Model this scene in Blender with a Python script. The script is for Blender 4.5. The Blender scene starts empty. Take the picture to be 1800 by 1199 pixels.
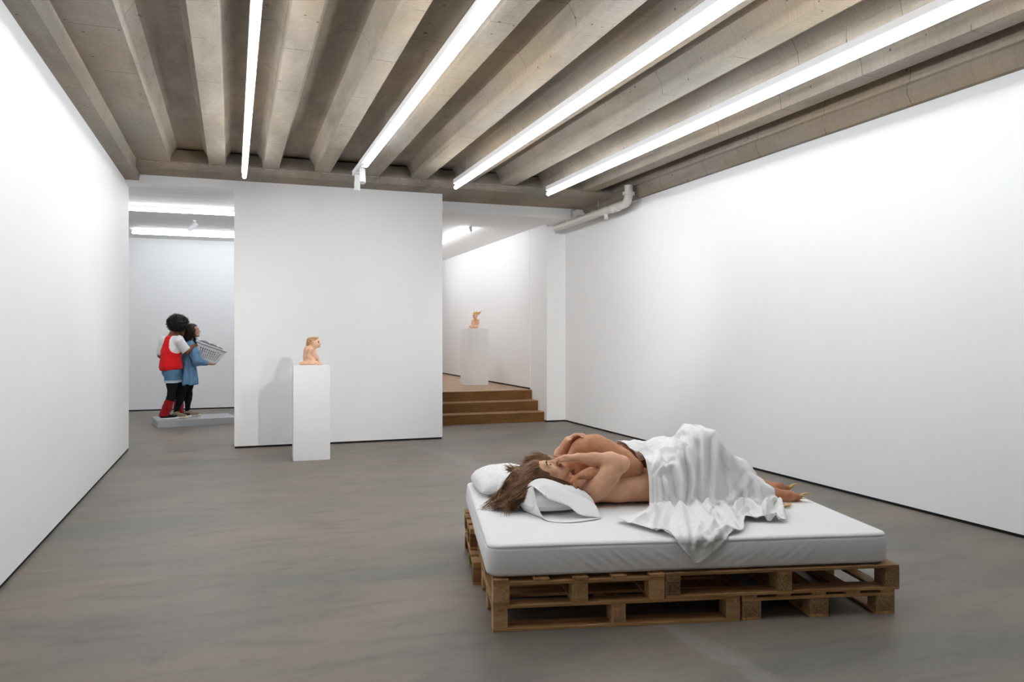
import bpy, bmesh, math, random
import numpy as np
from mathutils import Vector, Matrix, noise as mnoise

random.seed(7)
SC = bpy.context.scene
COL = SC.collection
PI = math.pi
R = math.radians

# ------------------------------------------------------------------ objects
def tag(o, label=None, cat=None, group=None, kind=None):
    if label: o['label'] = label
    if cat: o['category'] = cat
    if group: o['group'] = group
    if kind: o['kind'] = kind
    return o

def empty(name, loc=(0, 0, 0), rz=0.0, label=None, cat=None, group=None, rot=None):
    o = bpy.data.objects.new(name, None)
    o.empty_display_size = 0.1
    COL.objects.link(o)
    o.location = loc
    o.rotation_euler = rot if rot else (0, 0, rz)
    return tag(o, label, cat, group)

def link_mesh(name, me, mat=None, parent=None, loc=None, rot=None):
    o = bpy.data.objects.new(name, me)
    COL.objects.link(o)
    if mat is not None:
        for m in (mat if isinstance(mat, (list, tuple)) else [mat]):
            me.materials.append(m)
    if parent: o.parent = parent
    if loc is not None: o.location = loc
    if rot is not None: o.rotation_euler = rot
    return o

def smooth(me, angle=None):
    n = len(me.polygons)
    me.polygons.foreach_set('use_smooth', np.ones(n, dtype=bool))
    if angle is not None:
        try: me.set_sharp_from_angle(angle=angle)
        except Exception: pass
    me.update()

def from_np(name, verts, faces, mat=None, parent=None, sm=True, loc=None, rot=None):
    me = bpy.data.meshes.new(name)
    me.from_pydata([tuple(v) for v in np.asarray(verts).tolist()], [], [tuple(f) for f in (faces.tolist() if hasattr(faces, 'tolist') else faces)])
    me.update()
    if sm: smooth(me)
    return link_mesh(name, me, mat, parent, loc, rot)

class MB:
    """collects shapes of one part into one mesh"""
    def __init__(s): s.bm = bmesh.new()
    def box(s, x0, x1, y0, y1, z0, z1, bevel=0.0, seg=1, rot=None):
        vs = [s.bm.verts.new((x, y, z)) for x in (x0, x1) for y in (y0, y1) for z in (z0, z1)]
        fs = [(0, 1, 3, 2), (4, 6, 7, 5), (0, 4, 5, 1), (2, 3, 7, 6), (0, 2, 6, 4), (1, 5, 7, 3)]
        faces = [s.bm.faces.new([vs[i] for i in f]) for f in fs]
        if rot is not None:
            c = Vector(((x0 + x1) / 2, (y0 + y1) / 2, (z0 + z1) / 2))
            for v in vs: v.co = rot @ (v.co - c) + c
        if bevel > 0:
            es = list({e for f in faces for e in f.edges})
            bmesh.ops.bevel(s.bm, geom=es, offset=bevel, segments=seg, profile=0.5, affect='EDGES')
        return s
    def prism(s, pts, axis, a, b, cap=True):
        """extrude a 2D polygon. axis 'x': pts are (y,z); 'y': (x,z); 'z': (x,y)"""
        def mk(p, t):
            return {'x': (t, p[0], p[1]), 'y': (p[0], t, p[1]), 'z': (p[0], p[1], t)}[axis]
        A = [s.bm.verts.new(mk(p, a)) for p in pts]
        B = [s.bm.verts.new(mk(p, b)) for p in pts]
        n = len(pts)
        for i in range(n):
            s.bm.faces.new((A[i], A[(i + 1) % n], B[(i + 1) % n], B[i]))
        if cap:
            s.bm.faces.new(A[::-1]); s.bm.faces.new(B)
        return s
    def tube(s, pts, rad, n=12, cap=True):
        pts = [Vector(p) for p in pts]
        m = len(pts)
        rads = rad if isinstance(rad, (list, tuple)) else [rad] * m
        rings = []
        up = None
        for i, p in enumerate(pts):
            t = (pts[min(i + 1, m - 1)] - pts[max(i - 1, 0)]).normalized()
            if up is None:
                up = Vector((0, 0, 1)) if abs(t.z) < 0.9 else Vector((1, 0, 0))
            a = (up - t * up.dot(t)).normalized(); b = t.cross(a); up = a
            rings.append([s.bm.verts.new(p + (a * math.cos(2 * PI * k / n) + b * math.sin(2 * PI * k / n)) * rads[i]) for k in range(n)])
        for i in range(m - 1):
            for k in range(n):
                s.bm.faces.new((rings[i][k], rings[i][(k + 1) % n], rings[i + 1][(k + 1) % n], rings[i + 1][k]))
        if cap:
            s.bm.faces.new(rings[0][::-1]); s.bm.faces.new(rings[-1])
        return s
    def build(s, name, mat, parent=None, sm=False, angle=None, loc=None, rot=None):
        bmesh.ops.recalc_face_normals(s.bm, faces=s.bm.faces[:])
        me = bpy.data.meshes.new(name)
        s.bm.to_mesh(me); s.bm.free()
        if sm: smooth(me, angle)
        return link_mesh(name, me, mat, parent, loc, rot)

def copy_tree(o, parent=None):
    c = o.copy(); COL.objects.link(c)
    if parent: c.parent = parent
    for ch in o.children: copy_tree(ch, c)
    return c

# ------------------------------------------------------------------ materials
def new_mat(name):
    m = bpy.data.materials.new(name); m.use_nodes = True
    nt = m.node_tree
    return m, nt, nt.nodes, nt.links, nt.nodes['Principled BSDF']

def simple(name, col, rough=0.5, spec=0.3, metal=0.0, sub=0.0):
    m, nt, N, L, b = new_mat(name)
    b.inputs['Base Color'].default_value = (*col, 1)
    b.inputs['Roughness'].default_value = rough
    b.inputs['Specular IOR Level'].default_value = spec
    b.inputs['Metallic'].default_value = metal
    if sub:
        b.inputs['Subsurface Weight'].default_value = sub
        b.inputs['Subsurface Radius'].default_value = (0.012, 0.005, 0.003)
    return m

def texco(N, L, scale=(1, 1, 1), kind='Object', rot=(0, 0, 0)):
    t = N.new('ShaderNodeTexCoord'); mp = N.new('ShaderNodeMapping')
    mp.inputs['Scale'].default_value = scale; mp.inputs['Rotation'].default_value = rot
    L.new(t.outputs[kind], mp.inputs['Vector'])
    return mp.outputs['Vector']

def noise(N, L, vec, scale, detail=4, rough=0.5, dist=0.0):
    n = N.new('ShaderNodeTexNoise'); L.new(vec, n.inputs['Vector'])
    n.inputs['Scale'].default_value = scale; n.inputs['Detail'].default_value = detail
    n.inputs['Roughness'].default_value = rough; n.inputs['Distortion'].default_value = dist
    return n.outputs['Fac']

def ramp(N, L, fac, stops, interp='LINEAR'):
    r = N.new('ShaderNodeValToRGB'); L.new(fac, r.inputs['Fac'])
    cr = r.color_ramp; cr.interpolation = interp
    while len(cr.elements) < len(stops): cr.elements.new(0.5)
    for e, (p, c) in zip(cr.elements, stops):
        e.position = p
        e.color = (c, c, c, 1) if isinstance(c, (int, float)) else (*c, 1)
    return r.outputs['Color']

def mix(N, L, fac, a, b, mode='MIX'):
    m = N.new('ShaderNodeMix'); m.data_type = 'RGBA'; m.blend_type = mode
    for sock, v in ((m.inputs['Factor'], fac), (m.inputs[6], a), (m.inputs[7], b)):
        if isinstance(v, (int, float)): sock.default_value = v
        elif isinstance(v, tuple): sock.default_value = (*v, 1)
        else: L.new(v, sock)
    return m.outputs[2]

def math_n(N, L, op, a, b=None, c=None):
    m = N.new('ShaderNodeMath'); m.operation = op
    for i, v in enumerate((a, b, c)):
        if v is None: continue
        if isinstance(v, (int, float)): m.inputs[i].default_value = v
        else: L.new(v, m.inputs[i])
    return m.outputs[0]

def bump(N, L, b, h, strength=0.2, dist=0.01):
    bp = N.new('ShaderNodeBump'); bp.inputs['Strength'].default_value = strength
    bp.inputs['Distance'].default_value = dist
    L.new(h, bp.inputs['Height']); L.new(bp.outputs['Normal'], b.inputs['Normal'])

def mat_wall():
    m, nt, N, L, b = new_mat('white_paint')
    v = texco(N, L)
    n1 = noise(N, L, v, 0.8, 3)
    L.new(ramp(N, L, n1, [(0.3, (0.85, 0.85, 0.852)), (0.7, (0.87, 0.87, 0.872))]), b.inputs['Base Color'])
    b.inputs['Roughness'].default_value = 0.6
    b.inputs['Specular IOR Level'].default_value = 0.2
    bump(N, L, b, noise(N, L, v, 180, 2), 0.03, 0.003)
    return m

def mat_boarded_white():
    m, nt, N, L, b = new_mat('white_painted_boards')
    v = texco(N, L, (0.35, 5.0, 1))
    n1 = noise(N, L, v, 2.2, 5, 0.55)
    L.new(ramp(N, L, n1, [(0.3, (0.72, 0.72, 0.725)), (0.7, (0.83, 0.83, 0.833))]), b.inputs['Base Color'])
    b.inputs['Roughness'].default_value = 0.7
    bump(N, L, b, n1, 0.3, 0.02)
    return m

def mat_concrete(name='raw_concrete', dark=1.0):
    m, nt, N, L, b = new_mat(name)
    v = texco(N, L)
    vs = texco(N, L, (2.2, 0.55, 2.2))
    big = noise(N, L, vs, 1.6, 6, 0.6, 0.4)
    base = ramp(N, L, big, [(0.25, (0.175 * dark, 0.146 * dark, 0.116 * dark)), (0.5, (0.300 * dark, 0.254 * dark, 0.206 * dark)), (0.75, (0.445 * dark, 0.385 * dark, 0.322 * dark))])
    # warm and grey-green patches
    pat = noise(N, L, texco(N, L, (1, 0.4, 1)), 1.1, 3)
    base = mix(N, L, ramp(N, L, pat, [(0.46, 0.0), (0.64, 0.7)]), base, (0.44 * dark, 0.335 * dark, 0.225 * dark))
    pat2 = noise(N, L, texco(N, L, (0.8, 0.35, 0.8), rot=(0.3, 0.2, 0.1)), 1.7, 3)
    base = mix(N, L, ramp(N, L, pat2, [(0.48, 0.0), (0.68, 0.6)]), base, (0.295 * dark, 0.285 * dark, 0.255 * dark))
    # fine plywood grain across the span
    gr = noise(N, L, texco(N, L, (1.5, 26, 1.5)), 2.6, 4, 0.65, 0.6)
    base = mix(N, L, ramp(N, L, gr, [(0.3, 0.34), (0.6, 0.0)]), base, (0.20 * dark, 0.17 * dark, 0.14 * dark))
    fine = noise(N, L, v, 60, 3, 0.7)
    base = mix(N, L, ramp(N, L, fine, [(0.3, 0.22), (0.55, 0.0)]), base, (0.50 * dark, 0.46 * dark, 0.41 * dark))
    # pits
    vo = N.new('ShaderNodeTexVoronoi'); L.new(v, vo.inputs['Vector']); vo.inputs['Scale'].default_value = 9.0
    pit = math_n(N, L, 'LESS_THAN', vo.outputs['Distance'], 0.085)
    gate = math_n(N, L, 'GREATER_THAN', noise(N, L, v, 2.1, 2), 0.52)
    pitm = math_n(N, L, 'MULTIPLY', pit, gate)
    base = mix(N, L, math_n(N, L, 'MULTIPLY', pitm, 0.8), base, (0.06, 0.05, 0.042))
    # joints of the shuttering panels (lines across X at fairly regular Y)
    sep = N.new('ShaderNodeSeparateXYZ'); L.new(v, sep.inputs[0])
    wob = math_n(N, L, 'MULTIPLY', noise(N, L, v, 3.0, 2), 0.05)
    yy = math_n(N, L, 'ADD', sep.outputs['Y'], wob)
    fr = math_n(N, L, 'FRACT', math_n(N, L, 'MULTIPLY', yy, 1 / 0.93))
    line = math_n(N, L, 'LESS_THAN', fr, 0.008)
    lg = math_n(N, L, 'GREATER_THAN', noise(N, L, v, 3.7, 2), 0.45)
    lm = math_n(N, L, 'MULTIPLY', line, lg)
    base = mix(N, L, math_n(N, L, 'MULTIPLY', lm, 0.65), base, (0.08, 0.07, 0.06))
    L.new(base, b.inputs['Base Color'])
    b.inputs['Roughness'].default_value = 0.85
    b.inputs['Specular IOR Level'].default_value = 0.15
    h = math_n(N, L, 'SUBTRACT', math_n(N, L, 'ADD', fine, gr), math_n(N, L, 'MULTIPLY', math_n(N, L, 'ADD', pitm, lm), 3.0))
    bump(N, L, b, h, 0.35, 0.006)
    return m

def mat_floor():
    m, nt, N, L, b = new_mat('sealed_concrete_floor')
    v = texco(N, L)
    vs = texco(N, L, (0.6, 1.6, 1), rot=(0, 0, 0.16))
    n1 = noise(N, L, vs, 1.1, 6, 0.58, 0.5)
    base = ramp(N, L, n1, [(0.28, (0.146, 0.130, 0.114)), (0.5, (0.226, 0.192, 0.165)), (0.72, (0.275, 0.230, 0.196))])
    n2 = noise(N, L, texco(N, L, (0.5, 1.5, 1), rot=(0, 0, -0.1)), 0.85, 4, 0.55, 0.3)
    base = mix(N, L, ramp(N, L, n2, [(0.5, 0.0), (0.68, 0.75)]), base, (0.152, 0.149, 0.133))
    n4 = noise(N, L, texco(N, L, (0.8, 2.4, 1)), 3.1, 6, 0.65, 0.4)
    base = mix(N, L, ramp(N, L, n4, [(0.32, 0.55), (0.5, 0.0)]), base, (0.125, 0.112, 0.103))
    # pale scuffs
    n3 = noise(N, L, texco(N, L, (0.7, 1.3, 1)), 2.3, 7, 0.7, 0.8)
    base = mix(N, L, ramp(N, L, n3, [(0.66, 0.0), (0.74, 0.5)]), base, (0.36, 0.335, 0.31))
    sp = noise(N, L, v, 150, 2, 0.7)
    base = mix(N, L, ramp(N, L, sp, [(0.66, 0.0), (0.74, 0.5)]), base, (0.50, 0.48, 0.46))
    sp2 = noise(N, L, v, 55, 3, 0.7)
    base = mix(N, L, ramp(N, L, sp2, [(0.3, 0.22), (0.45, 0.0)]), base, (0.13, 0.12, 0.115))
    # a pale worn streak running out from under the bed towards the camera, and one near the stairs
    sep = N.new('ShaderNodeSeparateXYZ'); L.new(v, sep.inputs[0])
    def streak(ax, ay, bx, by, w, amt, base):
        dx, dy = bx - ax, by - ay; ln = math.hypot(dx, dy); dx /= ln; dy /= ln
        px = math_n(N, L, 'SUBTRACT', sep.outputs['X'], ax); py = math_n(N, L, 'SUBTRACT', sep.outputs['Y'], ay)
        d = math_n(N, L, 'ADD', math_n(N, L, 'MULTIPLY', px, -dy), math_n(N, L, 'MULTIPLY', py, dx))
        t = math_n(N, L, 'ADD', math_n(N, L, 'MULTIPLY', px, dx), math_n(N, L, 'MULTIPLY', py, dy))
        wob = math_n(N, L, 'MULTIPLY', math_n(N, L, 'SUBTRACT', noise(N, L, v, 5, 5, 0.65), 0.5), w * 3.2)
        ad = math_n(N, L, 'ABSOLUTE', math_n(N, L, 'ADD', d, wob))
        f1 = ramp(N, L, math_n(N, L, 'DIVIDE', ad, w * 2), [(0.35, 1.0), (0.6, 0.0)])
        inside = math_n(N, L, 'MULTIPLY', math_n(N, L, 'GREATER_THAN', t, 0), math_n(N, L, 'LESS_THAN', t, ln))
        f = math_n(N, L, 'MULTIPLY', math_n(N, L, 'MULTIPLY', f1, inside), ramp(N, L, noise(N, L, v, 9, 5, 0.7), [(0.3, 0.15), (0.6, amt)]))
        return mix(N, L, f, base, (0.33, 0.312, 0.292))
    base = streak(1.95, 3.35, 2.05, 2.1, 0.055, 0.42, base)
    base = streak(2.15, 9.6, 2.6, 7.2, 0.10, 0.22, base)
    L.new(base, b.inputs['Base Color'])
    L.new(ramp(N, L, n1, [(0.3, 0.42), (0.7, 0.55)]), b.inputs['Roughness'])
    b.inputs['Specular IOR Level'].default_value = 0.32
    bump(N, L, b, math_n(N, L, 'ADD', sp2, n3), 0.10, 0.004)
    return m

def mat_wood(name, axis, c0, c1, c2, scale=1.0, rough=0.6, rnd=0.35):
    """long grain along the given local axis; each object gets its own tint"""
    m, nt, N, L, b = new_mat(name)
    sc = {'x': (0.9, 14, 14), 'y': (14, 0.9, 14), 'z': (14, 14, 0.9)}[axis]
    oi = N.new('ShaderNodeObjectInfo')
    t = N.new('ShaderNodeTexCoord')
    add = N.new('ShaderNodeVectorMath'); add.operation = 'ADD'
    L.new(t.outputs['Object'], add.inputs[0])
    cm = N.new('ShaderNodeCombineXYZ')
    for i in range(3): L.new(math_n(N, L, 'MULTIPLY', oi.outputs['Random'], 17.3 + i * 5.1), cm.inputs[i])
    L.new(cm.outputs[0], add.inputs[1])
    mp = N.new('ShaderNodeMapping'); mp.inputs['Scale'].default_value = sc
    L.new(add.outputs[0], mp.inputs['Vector'])
    g = noise(N, L, mp.outputs['Vector'], 2.4 * scale, 6, 0.6, 1.2)
    base = ramp(N, L, g, [(0.28, c0), (0.5, c1), (0.74, c2)])
    big = noise(N, L, add.outputs[0], 4.0 * scale, 3)
    base = mix(N, L, ramp(N, L, big, [(0.45, 0.0), (0.7, 0.45)]), base, tuple(x * 0.5 for x in c1))
    # knots
    vo = N.new('ShaderNodeTexVoronoi'); L.new(add.outputs[0], vo.inputs['Vector']); vo.inputs['Scale'].default_value = 5.5 * scale
    kn = ramp(N, L, vo.outputs['Distance'], [(0.045, 1.0), (0.085, 0.0)])
    base = mix(N, L, math_n(N, L, 'MULTIPLY', kn, 0.75), base, tuple(x * 0.28 for x in c0))
    hsv = N.new('ShaderNodeHueSaturation')
    L.new(base, hsv.inputs['Color'])
    val = N.new('ShaderNodeMapRange'); L.new(oi.outputs['Random'], val.inputs['Value'])
    val.inputs['To Min'].default_value = 1 - rnd; val.inputs['To Max'].default_value = 1 + rnd * 0.5
    L.new(val.outputs[0], hsv.inputs['Value'])
    L.new(hsv.outputs['Color'], b.inputs['Base Color'])
    b.inputs['Roughness'].default_value = rough
    b.inputs['Specular IOR Level'].default_value = 0.2
    bump(N, L, b, g, 0.25, 0.003)
    return m

def mat_chip():
    m, nt, N, L, b = new_mat('pressed_chip_block')
    v = texco(N, L)
    vo = N.new('ShaderNodeTexVoronoi'); L.new(v, vo.inputs['Vector']); vo.inputs['Scale'].default_value = 380
    base = ramp(N, L, vo.outputs['Color'], [(0.15, (0.12, 0.058, 0.02)), (0.5, (0.33, 0.19, 0.08)), (0.85, (0.60, 0.40, 0.20))])
    n = noise(N, L, v, 14, 3)
    base = mix(N, L, ramp(N, L, n, [(0.4, 0.0), (0.7, 0.5)]), base, (0.17, 0.09, 0.035))
    L.new(base, b.inputs['Base Color'])
    b.inputs['Roughness'].default_value = 0.85
    bump(N, L, b, vo.outputs['Distance'], 0.5, 0.004)
    return m

def mat_cloth(name, col, wrinkle=0.0, wscale=9.0, weave=900, rough=0.85, sheen=0.15):
    m, nt, N, L, b = new_mat(name)
    v = texco(N, L)
    n = noise(N, L, v, 3.0, 3)
    L.new(mix(N, L, ramp(N, L, n, [(0.3, 0.0), (0.7, 0.12)]), col, tuple(x * 0.9 for x in col)), b.inputs['Base Color'])
    b.inputs['Roughness'].default_value = rough
    b.inputs['Specular IOR Level'].default_value = 0.1
    b.inputs['Sheen Weight'].default_value = sheen
    h = noise(N, L, v, weave, 1)
    if wrinkle:
        w = noise(N, L, v, wscale, 4, 0.55, 1.5)
        h = math_n(N, L, 'ADD', math_n(N, L, 'MULTIPLY', h, 0.03), math_n(N, L, 'MULTIPLY', w, 1.0))
        bump(N, L, b, h, wrinkle, 0.02)
    else:
        bump(N, L, b, h, 0.06, 0.001)
    return m

def mat_denim(name, c0, c1):
    m, nt, N, L, b = new_mat(name)
    v = texco(N, L)
    n = noise(N, L, v, 9, 4, 0.6)
    w = noise(N, L, texco(N, L, (260, 260, 60)), 2.0, 2)
    base = ramp(N, L, n, [(0.3, c0), (0.7, c1)])
    base = mix(N, L, ramp(N, L, w, [(0.4, 0.0), (0.7, 0.3)]), base, tuple(min(1, x * 1.7) for x in c1))
    L.new(base, b.inputs['Base Color'])
    b.inputs['Roughness'].default_value = 0.85
    bump(N, L, b, noise(N, L, texco(N, L, (6, 6, 1.6)), 3.0, 3, 0.5, 0.8), 0.5, 0.015)
    return m

def mat_skin(name, c0, c1, c2, fine=60):
    m, nt, N, L, b = new_mat(name)
    v = texco(N, L)
    n = noise(N, L, v, 9, 4, 0.6)
    base = ramp(N, L, n, [(0.3, c0), (0.5, c1), (0.72, c2)])
    f = noise(N, L, v, fine * 4, 3, 0.7)
    base = mix(N, L, ramp(N, L, f, [(0.6, 0.0), (0.75, 0.35)]), base, c0)
    L.new(base, b.inputs['Base Color'])
    b.inputs['Roughness'].default_value = 0.52
    b.inputs['Specular IOR Level'].default_value = 0.3
    b.inputs['Subsurface Weight'].default_value = 0.12
    b.inputs['Subsurface Radius'].default_value = (0.012, 0.005, 0.003)
    b.inputs['Subsurface Scale'].default_value = 0.6
    bump(N, L, b, noise(N, L, v, 420, 3), 0.08, 0.002)
    return m

def mat_hair(name, c0, c1, c2, scale=40):
    m, nt, N, L, b = new_mat(name)
    v = texco(N, L)
    n = noise(N, L, v, scale, 4, 0.65)
    L.new(ramp(N, L, n, [(0.3, c0), (0.5, c1), (0.72, c2)]), b.inputs['Base Color'])
    b.inputs['Roughness'].default_value = 0.42
    b.inputs['Specular IOR Level'].default_value = 0.4
    return m

def mat_emit(name, col, strength):
    m = bpy.data.materials.new(name); m.use_nodes = True
    nt = m.node_tree; nt.nodes.clear()
    e = nt.nodes.new('ShaderNodeEmission'); o = nt.nodes.new('ShaderNodeOutputMaterial')
    e.inputs['Color'].default_value = (*col, 1); e.inputs['Strength'].default_value = strength
    nt.links.new(e.outputs[0], o.inputs['Surface'])
    return m
# ------------------------------------------------------------------ camera
cam_d = bpy.data.cameras.new('camera'); cam = bpy.data.objects.new('camera', cam_d); COL.objects.link(cam)
cam.location = (0, 0, 1.382)
cam.rotation_euler = (R(90), 0, -0.34736)
cam_d.sensor_width = 36.0; cam_d.lens = 27.112
cam_d.shift_y = -(599.5 - 590.83) / 1800.0
cam_d.clip_start = 0.02
SC.camera = cam

# ------------------------------------------------------------------ setting
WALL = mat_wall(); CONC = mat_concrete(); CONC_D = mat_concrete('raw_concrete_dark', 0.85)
FLOOR = mat_floor(); GAP = simple('shadow_gap', (0.012, 0.012, 0.012), 0.9)  # near-black strips painted as the shade of the gap under the walls
METALW = simple('white_powder_coat', (0.80, 0.80, 0.80), 0.4)
BOARDW = mat_boarded_white()

def struct(name, mb, mat, parent=None):
    o = mb.build(name, mat, parent)
    if parent is None: o['kind'] = 'structure'
    return o

struct('floor', MB().box(-6.2, 8, -4.2, 20.2, -0.2, 0), FLOOR)
G = 0.024
struct('wall_left', MB().box(-1.39, -1.19, -4, 10.40, G, 3.222), WALL)
struct('gap_shade_left', MB().box(-1.37, -1.196, -4, 10.392, 0, G), GAP)
struct('wall_right', MB().box(5.07, 5.5, -4, 11.47, G, 3.203), WALL)
struct('gap_shade_right', MB().box(5.08, 5.48, -4, 11.47, 0, G), GAP)
struct('wall_pier', MB().box(4.745, 5.07, 11.465, 12.2, G, 3.19), WALL)
struct('gap_shade_pier', MB().box(4.75, 5.07, 11.472, 11.56, 0, G), GAP)
struct('wall_near', MB().box(-6, 8, -4.2, -4.0, 0, 3.56), WALL)
# free-standing partition
struct('wall_partition', MB().box(0.018, 2.650, 10.07, 10.58, G, 3.2935), WALL)
struct('gap_shade_partition', MB().box(0.026, 2.642, 10.078, 10.57, 0, G), GAP)
# back rooms
struct('wall_back', MB().box(-6, 2.3, 15.70, 15.9, G, 3.19), WALL)
struct('gap_shade_back', MB().box(-6, 2.3, 15.706, 15.9, 0, G), GAP)
struct('wall_back_side', MB().box(-6.2, -6.0, 10.2, 15.9, 0, 3.19), WALL)
struct('wall_divider', MB().box(2.3, 2.5, 10.58, 19.2, 0, 3.19), WALL)
struct('wall_back_front', MB().box(-6, -1.39, 10.2, 10.4, 0, 3.19), WALL)
struct('wall_stair', MB().box(4.74, 4.95, 12.2, 19.2, 0.48 + G, 3.19), WALL)
struct('gap_shade_stair', MB().box(4.745, 4.95, 12.2, 19.2, 0, 0.48 + G), GAP)
struct('wall_stair_end', MB().box(2.3, 4.95, 19.0, 19.2, 0, 3.19), WALL)
struct('ceiling_back', MB().box(-6, 2.5, 10.075, 15.9, 3.19, 3.293), BOARDW)
struct('trim_bulkhead_left', MB().box(-1.19, 0.018, 10.07, 10.3, 3.189, 3.2935), WALL)
struct('ceiling_stair', MB().box(2.5, 5.07, 11.2, 19.2, 3.19, 3.293), WALL)
struct('trim_bulkhead', MB().box(2.65, 5.07, 10.6, 11.28, 3.145, 3.2935), WALL)

# concrete ceiling : slab, tapered ribs, edge beams and cross beam
ceil = MB().box(-1.9, 6.0, -4, 10.9, 3.56, 3.75).build('ceiling', CONC); ceil['kind'] = 'structure'
def rib(cx, name='rib', wl=0.09, wr=0.09):
    zb, zt = 3.374, 3.561
    pts = [(cx - wl, zb), (cx + wr, zb), (cx + wr + 0.012, zb + 0.095), (cx + wr + 0.066, zt), (cx - wl - 0.066, zt), (cx - wl - 0.012, zb + 0.095)]
    return MB().prism(pts, 'y', -4.0, 9.66).build(name, CONC, ceil)
for k in range(9):
    rib(-0.172 + 0.5985 * k)
MB().prism([(-1.25, 3.374), (-0.672, 3.374), (-0.655, 3.47), (-0.60, 3.561), (-1.25, 3.561)], 'y', -4.0, 9.66).build('flat_rib', CONC, ceil)
MB().prism([(-1.9, 3.222), (-1.042, 3.222), (-1.022, 3.38), (-1.9, 3.56)], 'y', -4.0, 10.72).build('edge_beam', CONC, ceil)
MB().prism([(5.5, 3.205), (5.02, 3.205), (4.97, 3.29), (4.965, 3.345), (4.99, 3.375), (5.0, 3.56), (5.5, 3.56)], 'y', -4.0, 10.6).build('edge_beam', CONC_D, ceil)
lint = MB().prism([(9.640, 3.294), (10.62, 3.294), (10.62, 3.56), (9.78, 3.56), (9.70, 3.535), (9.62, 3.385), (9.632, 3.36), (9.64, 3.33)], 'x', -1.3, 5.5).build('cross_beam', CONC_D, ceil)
# crumbly mortar edge along the top of the cross beam
rng = random.Random(3)
mb = MB()
x = -1.0
while x < 4.95:
    w = rng.uniform(0.03, 0.11); h = rng.uniform(0.006, 0.02)
    z = 3.372 - rng.uniform(0, 0.006)
    mb.box(x, x + w, 9.605 + rng.uniform(0, 0.012), 9.65, z - h, z + 0.006, bevel=0.004)
    x += w * rng.uniform(0.5, 1.3)
mb.build('mortar_edge', CONC, ceil)

# stairs and platform (oak)
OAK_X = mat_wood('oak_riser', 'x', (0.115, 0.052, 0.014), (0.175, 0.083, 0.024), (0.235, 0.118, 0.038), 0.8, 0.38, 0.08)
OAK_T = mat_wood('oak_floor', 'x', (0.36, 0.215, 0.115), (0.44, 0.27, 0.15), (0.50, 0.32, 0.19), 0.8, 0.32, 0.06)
for i in range(3):
    y = 11.565 + 0.272 * i; z = 0.16 * (i + 1)
    st = empty('stair_step', (2.9, y, 0))
    tag(st, ['lowest oak step of the stair, standing on the grey floor', 'middle oak step of the stair beside the pier', 'top oak step of the stair, level with the raised oak floor'][i], 'step', 'oak steps')
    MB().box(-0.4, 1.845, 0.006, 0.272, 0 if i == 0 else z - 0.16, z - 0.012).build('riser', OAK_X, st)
    if i < 2:
        MB().box(-0.4, 1.845, 0, 0.275, z - 0.012, z, bevel=0.002).build('tread', OAK_T, st)
    else:
        MB().box(-0.4, 1.845, 0, 0.29, z - 0.012, z, bevel=0.002).build('tread', OAK_T, st)
pf = MB()
for k in range(13):
    pf.box(2.5, 4.745, 12.402 + 0.52 * k, 12.402 + 0.52 * (k + 1) - 0.001, 0.40, 0.48)
o = pf.build('floor_platform', OAK_T); o['kind'] = 'structure'

# ------------------------------------------------------------------ strip lights
TUBE = mat_emit('lit_tube', (0.935, 0.975, 1.01), 31.0)
TUBE_B = mat_emit('lit_tube_back', (0.935, 0.975, 1.01), 30.0)
TUBE_S = mat_emit('lit_tube_stair', (0.935, 0.975, 1.01), 28.0)
STEEL = simple('steel_wire', (0.45, 0.43, 0.40), 0.4, 0.5, 0.8)
lamp_labels = ['leftmost of the hanging strip lights, seen straight from below as one white line',
               'hanging strip light with a pair of spotlights on its far end',
               'hanging strip light ending above the right end of the partition wall',
               'rightmost of the hanging strip lights, ending near the white drainpipe']
ends = [9.08, 8.06, 8.88, 8.90]
xs = [0.121, 1.30, 2.50, 3.70]
for k in range(4):
    t = empty('strip_light', (xs[k], ends[k], 3.25))
    tag(t, lamp_labels[k], 'light', 'hanging strip lights')
    L0 = 1.2 - ends[k]; L1 = 2.05 - ends[k]
    y1 = 0.75 if k == 1 else 0.0
    MB().box(-0.031, 0.031, L0, y1, -0.054, 0.0, bevel=0.002).build('rail', METALW, t)
    MB().box(-0.012, 0.012, L1, -0.004, -0.072, -0.056).build('holder', METALW, t)
    MB().tube([(0, L1, -0.094), (0, -0.002, -0.094)], 0.0225, 14).build('tube', TUBE, t, True)
    wires = [8.42 - 1.50 * j for j in range(5)]
    for wy in wires:
        w = MB().tube([(0, wy - ends[k], 0.0), (0, wy - ends[k], 0.312)], 0.0016, 6).build('wire', STEEL, t)
        MB().tube([(0, wy - ends[k], 0.0), (0, wy - ends[k], 0.035)], 0.0045, 8).build('gripper', STEEL, w)
        MB().tube([(0, wy - ends[k], 0.295), (0, wy - ends[k], 0.312)], 0.010, 8).build('anchor', STEEL, w)

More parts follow.
